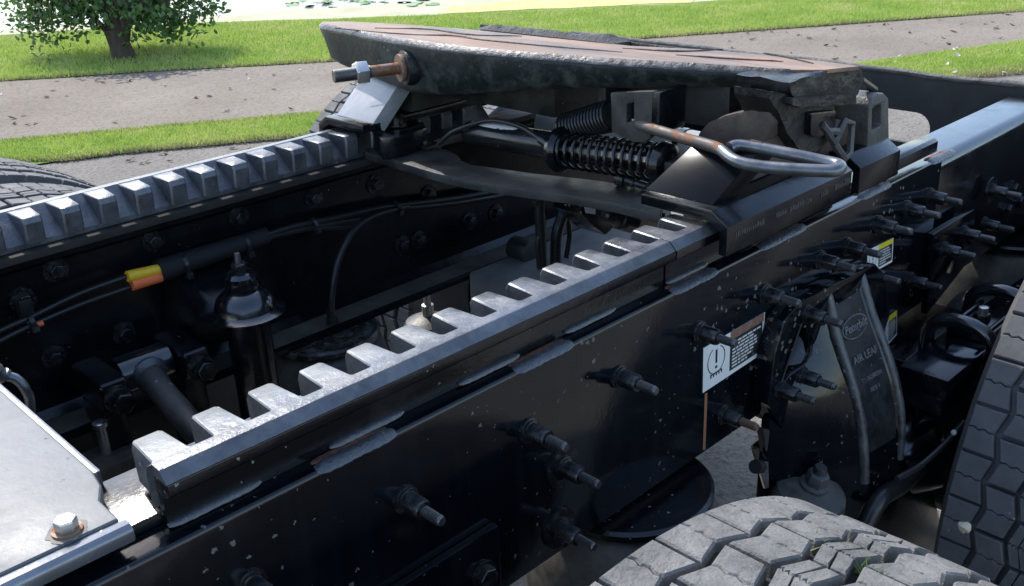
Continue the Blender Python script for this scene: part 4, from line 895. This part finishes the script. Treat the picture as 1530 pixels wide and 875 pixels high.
# ------------------------------------------------------------------ suspension hanger with cast lettering
hg = thing('suspension_hanger', 'black cast suspension hanger with raised lettering bolted to the rail', 'hanger', (1.25, -.06, -.45))
secs0 = [(-.098, 1.222, -.022, 1.322, -.022, 1.205, 1.335), (-.12, 1.222, -.032, 1.321, -.032, 1.19, 1.338), (-.165, 1.220, -.048, 1.320, -.052, 1.165, 1.345), (-.21, 1.219, -.070, 1.320, -.076, 1.145, 1.352), (-.255, 1.219, -.089, 1.320, -.097, 1.130, 1.36), (-.30, 1.220, -.101, 1.320, -.111, 1.125, 1.365), (-.345, 1.221, -.109, 1.320, -.118, 1.125, 1.365), (-.385, 1.223, -.113, 1.318, -.120, 1.14, 1.36), (-.42, 1.230, -.112, 1.312, -.116, 1.165, 1.35), (-.455, 1.245, -.100, 1.300, -.102, 1.20, 1.33)]
secs = [(z, a, b_, c, d, e-(.03 if z < -.2 else .0), f) for z, a, b_, c, d, e, f in secs0]+[(-.49, 1.25, -.085, 1.295, -.085, 1.19, 1.32)]
loops = []
for i, (z, lx, ly, rx, ry, bl, br_) in enumerate(secs):
    dp = .007 if i < 7 else (.004 if i == 7 else 0.0)
    loops.append([V((bl, -.0128, z)), V((bl+.006, -.020, z)), V((lx-.006, ly+.009, z)), V((lx-.002, ly+.001, z)), V((lx+.006, ly, z)), V((lx+.013, ly+dp, z)), V((rx-.013, ry+dp, z)), V((rx-.006, ry, z)), V((rx+.003, ry+.001, z)), V((rx+.007, ry+.009, z)), V((br_, -.018, z)), V((br_, -.0128, z))])
bm = BM(); loft(bm, loops); mk('horn', bm, m_frame, hg, ang=33)
m_ridge = M('dust rubbed ridge', (.02, .023, .026), .3, spec=.8, dust=(.65, 40, (.15, .152, .152), .36, .66), speck=(.3, 120, .3, (.3, .3, .3)), bump=(.3, 100, .003))
for kx, ky, dx in ((1, 2, .001), (3, 4, -.002), (3, 4, .0095)):
    bm = BM(); tube(bm, smooth_path([V((q[kx]+dx, q[ky]+.0045+(.004 if dx > .005 else 0), q[0])) for q in secs[:8]], 3), [.0080 if dx < .005 else .0048]*22, 8); mk('ridge', bm, m_ridge, hg, ang=60)
m_spine = M('dusty spine face', (.009, .0105, .0125), .3, dust=(.45, 30, (.05, .052, .054), .38, .7), speck=(.3, 120, .3, (.2, .2, .2)), bump=(.3, 150, .002))
bm = BM(); lp = [[V((q[1]+.0125, q[2]+.0068, q[0])), V((q[3]-.0125, q[4]+.0068, q[0])), V((q[3]-.0125, q[4]+.0060, q[0])), V((q[1]+.0125, q[2]+.0060, q[0]))] for q in secs[:7]]; loft(bm, lp); mk('spine_face', bm, m_spine, hg, ang=40)
bm = BM(); outl_ = pxs([(1197, 450), (1308, 394), (1322, 410), (1330, 470), (1280, 640), (1215, 655), (1168, 640), (1148, 605), (1158, 530), (1172, 480)], 1, -.029); hol = pxs([(1194, 484), (1206, 492), (1209, 510), (1206, 530), (1199, 543), (1176, 558), (1166, 573), (1176, 535)], 1, -.029)
slab(bm, outl_, (0, .0275, 0), [hol]); mk('flange', bm, m_frame, hg, bevel=.002)
bm = BM(); tube(bm, pxs([(1197, 482), (1182, 525), (1165, 575)], 1, -.030), .0022, 6); tube(bm, pxs([(1165, 576), (1180, 560), (1200, 546), (1211, 528), (1213, 500)], 1, -.030), .0022, 6); mk('rib', bm, m_frame, hg, ang=60)
add_studs(hg, [(1205, 468), (1165, 581), (1196, 560)], -.029)
bm = BM(); slab(bm, [V((1.10, -.014, -.40)), V((1.36, -.014, -.40)), V((1.36, -.014, -.28)), V((1.10, -.014, -.26))], (0, .01, 0)); mk('back_plate', bm, m_frame, hg, bevel=.002)
# raised lettering on the spine
def spine(u, z):
    """point on the recessed spine face, u 0..1 across"""
    for a, b_ in zip(secs, secs[1:]):
        if b_[0] <= z <= a[0]:
            t = (z-a[0])/(b_[0]-a[0]); l = [x+(y-x)*t for x, y in zip(a, b_)]; break
    return V(((l[1]+.013)*(1-u)+(l[3]-.013)*u, (l[2]*(1-u)+l[4]*u)+.0062, z))
m_letter = M('raised cast letters', (.085, .09, .095), .4, dust=(.6, 90, (.22, .22, .21), .4, .65))
def words(txt, zc, size, u0=.5, shear=0, name='lettering', bold=.0):
    cu = bpy.data.curves.new(name, 'FONT'); cu.body = txt; cu.size = size; cu.align_x = 'CENTER'; cu.align_y = 'CENTER'; cu.extrude = .0012; cu.shear = shear; cu.offset = bold; cu.resolution_u = 3
    to = bpy.data.objects.new(name, cu); COL.objects.link(to); bpy.context.view_layer.update()
    me = bpy.data.meshes.new_from_object(to.evaluated_get(bpy.context.evaluated_depsgraph_get())); bpy.data.objects.remove(to)
    c = spine(u0, zc); up = (spine(u0, zc+.02)-spine(u0, zc-.02)).normalized(); rt = (spine(.9, zc)-spine(.1, zc)).normalized(); nrm = rt.cross(up).normalized(); up = nrm.cross(rt)
    Mx = Matrix(((rt.x, up.x, nrm.x), (rt.y, up.y, nrm.y), (rt.z, up.z, nrm.z)))
    me.transform(Matrix.Translation(c+nrm*.0013-hg.location) @ Mx.to_4x4()); me.materials.clear(); me.materials.append(m_letter)
    return inst(name, me, hg)
words('Peterbilt', -.168, .0165, .5, .3, bold=.0004)
words('AIR LEAF', -.208, .0155, .5, bold=.0002)
words('05-06280200', -.238, .0095, .5); words('REV 1', -.254, .0095, .5)
bm = BM(); c = spine(.5, -.168); up = (spine(.5, -.15)-spine(.5, -.19)).normalized(); rt = V((1, 0, 0)); nrm = rt.cross(up)
tube(bm, [c+nrm*.0008+(rt*math.cos(k/32*6.283)*.0345+up*math.sin(k/32*6.283)*.0155) for k in range(32)], .0014, 6, ring=True); mk('oval_rim', bm, m_letter, hg, ang=60)
# bushing, big nut and pin below the hanger
hn = thing('spring_eye', 'dusty spring eye bushing with a large flange nut below the hanger', 'bushing', pix(1220, 720, 1, -.06))
q = pix(1221, 712, 1, -.075)
bm = BM(); lathe(bm, q, (0, -.25, 1), [(.05, -.09), (.055, -.05), (.05, -.028), (.03, -.018)], 28); mk('bushing', bm, m_bellows, hn)
bm = BM(); lathe(bm, q, (0, -.25, 1), [(.021, -.017), (.021, -.013), (.016, -.011), (.008, -.009)], 22); onn = mk('washer', bm, m_cast, hn)
bm = BM(); hexhead(bm, q+V((0, .002, -.011)), (0, -.25, 1), .0165, .02); mk('nut', bm, m_cast, hn, bevel=.0012)
bm = BM(); lathe(bm, q, (0, -.25, 1), [(.0095, .007), (.0095, .017), (.0085, .019)], 16); mk('bolt_end', bm, m_dusty, hn)
ac = thing('dark_filler', 'black block added below the leaf spring beside the dark tyre to hide bright ground', 'clamp', pix(1345, 780, 1, -.05))  # made-up dark block, added to cover bright ground under the hanger
bm = BM(); slab(bm, pxs([(1285, 735), (1345, 680), (1392, 720), (1415, 800), (1380, 850), (1300, 820)], 1, -.09), (0, .2, 0)); mk('block', bm, m_black, ac, bevel=.012, seg=3)
bm = BM(); tube(bm, smooth_path([pix(1290, 790, 1, -.12), pix(1315, 745, 1, -.125), pix(1345, 725, 1, -.125), pix(1372, 700, 1, -.12)], 6), .014, 12); mk('hose', bm, m_cable, ac, ang=60)
wl = thing('bracket_strap', 'black strap with a rusty pointed lug hanging below the rail', 'strap', pix(1165, 710, 1, -.02))
bm = BM(); slab(bm, pxs([(1140, 640), (1185, 650), (1178, 740), (1158, 745)], 1, -.018), (0, .012, 0)); mk('strap', bm, m_dusty, wl, bevel=.002)
bm = BM(); slab(bm, pxs([(1136, 706), (1143, 690), (1148, 690), (1149, 728), (1143, 730)], 1, -.022), (0, .003, 0)); mk('lug', bm, m_zinc, wl)
bm = BM(); cyl(bm, pix(1128, 697, 1, -.02), pix(1136, 697, 1, -.02), .010, None, 14); mk('pin', bm, m_dusty, wl)

# ------------------------------------------------------------------ leaf spring arm with U bolts
lf = thing('leaf_spring', 'black leaf spring arm clamped by two thick U bolts', 'leaf spring', (1.55, -.12, -.33))
zl = -.262
qq = pxs([(1338, 572), (1386, 518), (1437, 545), (1356, 628)], 2, zl)
ya, yb = -.075, -.152
bm = BM(); P = [(1.372, zl), (1.50, zl), (2.2, zl-.02)]
loft(bm, [[V((x, ya, z)), V((x, yb, z)), V((x, yb, z-.035)), V((x, ya, z-.035))] for x, z in P]); mk('arm', bm, m_frame, lf, bevel=.003)
bm = BM(); loft(bm, [[V((x, ya-.006, z-.0352)), V((x, yb+.006, z-.0352)), V((x, yb+.006, z-.065)), V((x, ya-.006, z-.065))] for x, z in ((1.375, zl), (1.5, zl), (2.2, zl-.02))]); mk('leaf', bm, m_black, lf, bevel=.003)
bm = BM(); box(bm, 1.46, 1.72, -.052, .09, -.52, -.30); mk('dark_backing', bm, m_black, lf, bevel=.01)  # dark box added behind the arm to close bright ground gaps
for xx in (1.50, 1.66):
    bm = BM(); P = [V((xx, ya+.014, zl-.16)), V((xx, ya+.014, zl-.02))]+[V((xx, (ya+yb)/2+math.cos(math.pi*k/10)*(ya-yb+.028)/2, zl+.006+math.sin(math.pi*k/10)*.034)) for k in range(11)]+[V((xx, yb-.014, zl-.02)), V((xx, yb-.014, zl-.16))]
    tube(bm, P, .0115, 14); mk('u_bolt', bm, m_rail, lf, ang=60)
bm = BM(); box(bm, 1.525, 1.635, yb+.004, ya-.004, zl-.0005, zl+.016); mk('clamp_pad', bm, m_black, lf, bevel=.004)
for yy in (ya-.012, yb+.012): bm = BM(); tube(bm, [V((1.515, yy, zl+.018)), V((1.645, yy, zl+.018))], .004, 8); mk('clamp_rib', bm, m_black, lf)
bm = BM(); hexhead(bm, (1.58, (ya+yb)/2, zl+.0158), (0, 0, 1), .013, .012); mk('center_nut', bm, m_bolt, lf, bevel=.001)
bm = BM(); lathe(bm, (1.58, (ya+yb)/2, zl+.026), (0, 0, 1), [(.008, 0), (.008, .012), (.006, .013)], 14); mk('center_bolt', bm, m_zinc, lf)
bc = thing('brake_chamber', 'glossy black brake chamber tucked beside the rear tyre', 'brake chamber', pix(1385, 690, 1, -.14))
q = pix(1392, 690, 1, -.10); bm = BM(); lathe(bm, q+V((0, .05, 0)), (.5, -1, .15), [(.03, -.06), (.06, -.05), (.07, -.02), (.076, 0), (.07, .02), (.06, .06), (.03, .075)], 28); mk('can', bm, m_rail, bc, ang=50)
bm = BM(); tube(bm, smooth_path([pix(1340, 715, 1, -.15), pix(1375, 695, 1, -.16), pix(1412, 662, 1, -.17), pix(1440, 630, 1, -.17)], 6), .0045, 8); mk('air_line', bm, m_cable, bc, ang=60)
q = pix(1425, 646, 1, -.185); bm = BM(); bmesh.ops.create_icosphere(bm, subdivisions=2, radius=.0045); bmesh.ops.translate(bm, verts=bm.verts, vec=q); mk('grease_cap', bm, m_grey, bc)

# ------------------------------------------------------------------ wheels
TR = .5; NB = 44; WT = .225
rowv = [0, .046, .094, .131, .179, .225]
def tread_row(i, mat):
    """block of row i at angle 0 (top of tyre), as one mesh of two pieces split by a zigzag sipe; v runs across (+y), u around"""
    du = 2*math.pi/NB; g = .0046; am = .0048
    off = .5 if i % 2 else 0
    def tri(u): u = (u/du) % 1; return am*(4*abs(u-.5)-1)
    meshes = []
    def vl(u): return 0 if i == 0 else rowv[i]+tri(u)+g
    def vr(u): return WT if i == 4 else rowv[i+1]+tri(u)-g
    bm = BM(); gap = (.0022 if i in (0, 4) else .0030)/TR
    def piece(u0, u1, va, vb, sip0, sip1):
        us = sorted(set([u0, u1]+[k*du*.5 for k in range(-4, 6) if u0+1e-4 < k*du*.5 < u1-1e-4]+[(u0+u1)/2]))
        lo = [(u, va(u)) for u in us]; hi = [(u, vb(u)) for u in us]
        n = 5; e1 = []; e0 = []
        for k in range(1, n):
            t = k/n
            if sip1: e1.append((u1+(.0016/TR)*(1 if k % 2 else -1), va(u1)*(1-t)+vb(u1)*t))
            if sip0: e0.append((u0+(.0016/TR)*(1 if k % 2 else -1), va(u0)*(1-t)+vb(u0)*t))
        loop = lo+e1+hi[::-1]+e0[::-1]
        cu = sum(p[0] for p in loop)/len(loop); cv = sum(p[1] for p in loop)/len(loop)
        def ring(r, ins):
            out = []
            for u, v in loop:
                uu = u+(ins/TR if u < cu else -ins/TR)*(abs(u-cu) > .25*(u1-u0)); vv = v+(ins if v < cv else -ins)*(abs(v-cv) > .25*(rowv[i+1]-rowv[i]))
                a = uu; out.append(V((-math.sin(a)*r, vv, math.cos(a)*r)))
            return out
        crown = -.006*abs((cv-WT/2)/(WT/2))**2
        loft(bm, [ring(TR-.020, -.001), ring(TR-.002+crown, 0), ring(TR+crown, .0018)])
    h = du/2; u0, u1 = off*du-h+gap, off*du+h-gap; um = off*du
    s = .0005/TR
    if i == 2:
        vm = lambda u: (rowv[2]+rowv[3])/2+tri(u)
        piece(u0, um-s, vl, lambda u: vm(u)-.0009, False, True); piece(um+s, u1, vl, lambda u: vm(u)-.0009, True, False)
        me1 = mesh_of(bm, 'tread_block', mat, 25); bm = BM()
        piece(u0, um-s, lambda u: vm(u)+.0009, vr, False, True); piece(um+s, u1, lambda u: vm(u)+.0009, vr, True, False)
        return [me1, mesh_of(bm, 'tread_block', mat, 25)]
    piece(u0, um-s, vl, vr, False, True); piece(um+s, u1, vl, vr, True, False)
    return [mesh_of(bm, 'tread_block', mat, 25)]
blocks = {}
def wheel(label, x, y0, z, mat, inner):
    """y0 = edge of tread facing the camera side's rail; tread runs y0 .. y0+WT"""
    t = thing('wheel', label, 'wheel', (x, y0+WT/2, z))
    y1 = y0+WT
    bm = BM(); rb = TR-.0145; prof = []
    for r, v in ((.285, .03), (.30, .012), (.36, -.012), (.42, -.02), (.465, -.014), (TR-.022, -.004), (rb, .003), (rb, WT-.003), (TR-.022, WT+.004), (.465, WT+.014), (.42, WT+.02), (.36, WT+.012), (.30, WT-.012), (.285, WT-.03)): prof.append((r, v))
    lathe(bm, (x, y0, z), (0, 1, 0), prof, 120, caps=False); ty = mk('tyre', bm, m_groove if mat is m_rubber else m_rubber_d, t, ang=40)
    key = mat.name
    if key not in blocks: blocks[key] = [me for i in range(5) for me in tread_row(i, mat)]
    ph = random.random()*.1
    for me in blocks[key]:
        for k in range(NB): inst('tread_block', me, ty, (x, y0, z), (0, ph+2*math.pi*k/NB, 0))
    bm = BM(); s = 1
    lathe(bm, (x, y0, z), (0, 1, 0), [(.284, .02), (.272, .03), (.26, .10), (.25, .12), (.17, .135), (.10, .14), (.10, .17), (.0, .17)][:7]+[(.06, .175)], 48); mk('rim', bm, m_steel, t, ang=40)
    bm = BM(); sy = y0+WT+.015 if y0 < 0 else y0-.215; sy = sy if y0 < 1.2 else y0+.01; lathe(bm, (x, sy, z), (0, 1, 0), [(.19, 0), (.215, .004), (.215, .18), (.21, .19), (.08, .2)], 40); mk('brake_drum', bm, m_dusty, t, ang=40)
    bm = BM(); lathe(bm, (x, y0, z), (0, 1, 0), [(.09, .06), (.11, .08), (.11, .18), (.08, .2)], 32); mk('hub', bm, m_black, t)
    return t, ty
w1, _ = wheel('dusty pale truck tyre with worn tread below the sticker-bearing rail', .494, -.245-WT, -.525, m_rubber, True)
w2, _ = wheel('dark truck tyre with zigzag tread grooves beside the U bolts', 1.775, -.205-WT, -.505, m_rubber_d, True)
w3, _ = wheel('truck tyre beyond the far toothed rack', .494, 1.055, -.525, m_rubber_d, False)
w4, _ = wheel('truck tyre half hidden behind the sunlit sloping plate', 1.775, 1.03, -.515, m_rubber_d, False)
wheel('outer truck tyre seen over the far toothed rack', .494, 1.36, -.525, m_rubber_d, False)
wheel('outer rear truck tyre behind the sunlit sloping plate', 1.775, 1.36, -.515, m_rubber_d, False)
# pebble wedged in the rear tyre groove, sprigs of moss on the dusty tyre
bm = BM(); bmesh.ops.create_icosphere(bm, subdivisions=2, radius=.0085); q = pix(1441, 787, 1, -.262); bmesh.ops.translate(bm, verts=bm.verts, vec=q); jitter(bm, .005, 110); mk('pebble', bm, m_pebble, label='pale pebble wedged in the dark tyre tread', cat='pebble')
for tx, ty_, sd in ((.655, -.336, 1), (.645, -.381, 2)):
    random.seed(sd); bm = BM()
    for k in range(70):
        u = random.gauss(0, .016); x = tx+random.gauss(0, .006); z = -.525+math.sqrt(TR*TR-(x-.494)**2)-.012; y = ty_+u; h = random.uniform(.006, .013); a = random.random()*6.28
        bm.faces.new([bm.verts.new(p) for p in ((x-.0012*math.cos(a), y-.0012*math.sin(a), z), (x+.0012*math.cos(a), y+.0012*math.sin(a), z), (x+random.gauss(0, .010), y+random.gauss(0, .010), z+h))])
    mk('moss_tuft', bm, M('moss', (.10, .14, .04), .8, var=(.4, 60)), ang=0, label='small tuft of moss caught in a groove of the dusty pale tyre', cat='moss', group='moss tufts on the dusty tyre', kind='stuff')
S.cycles.samples = 128
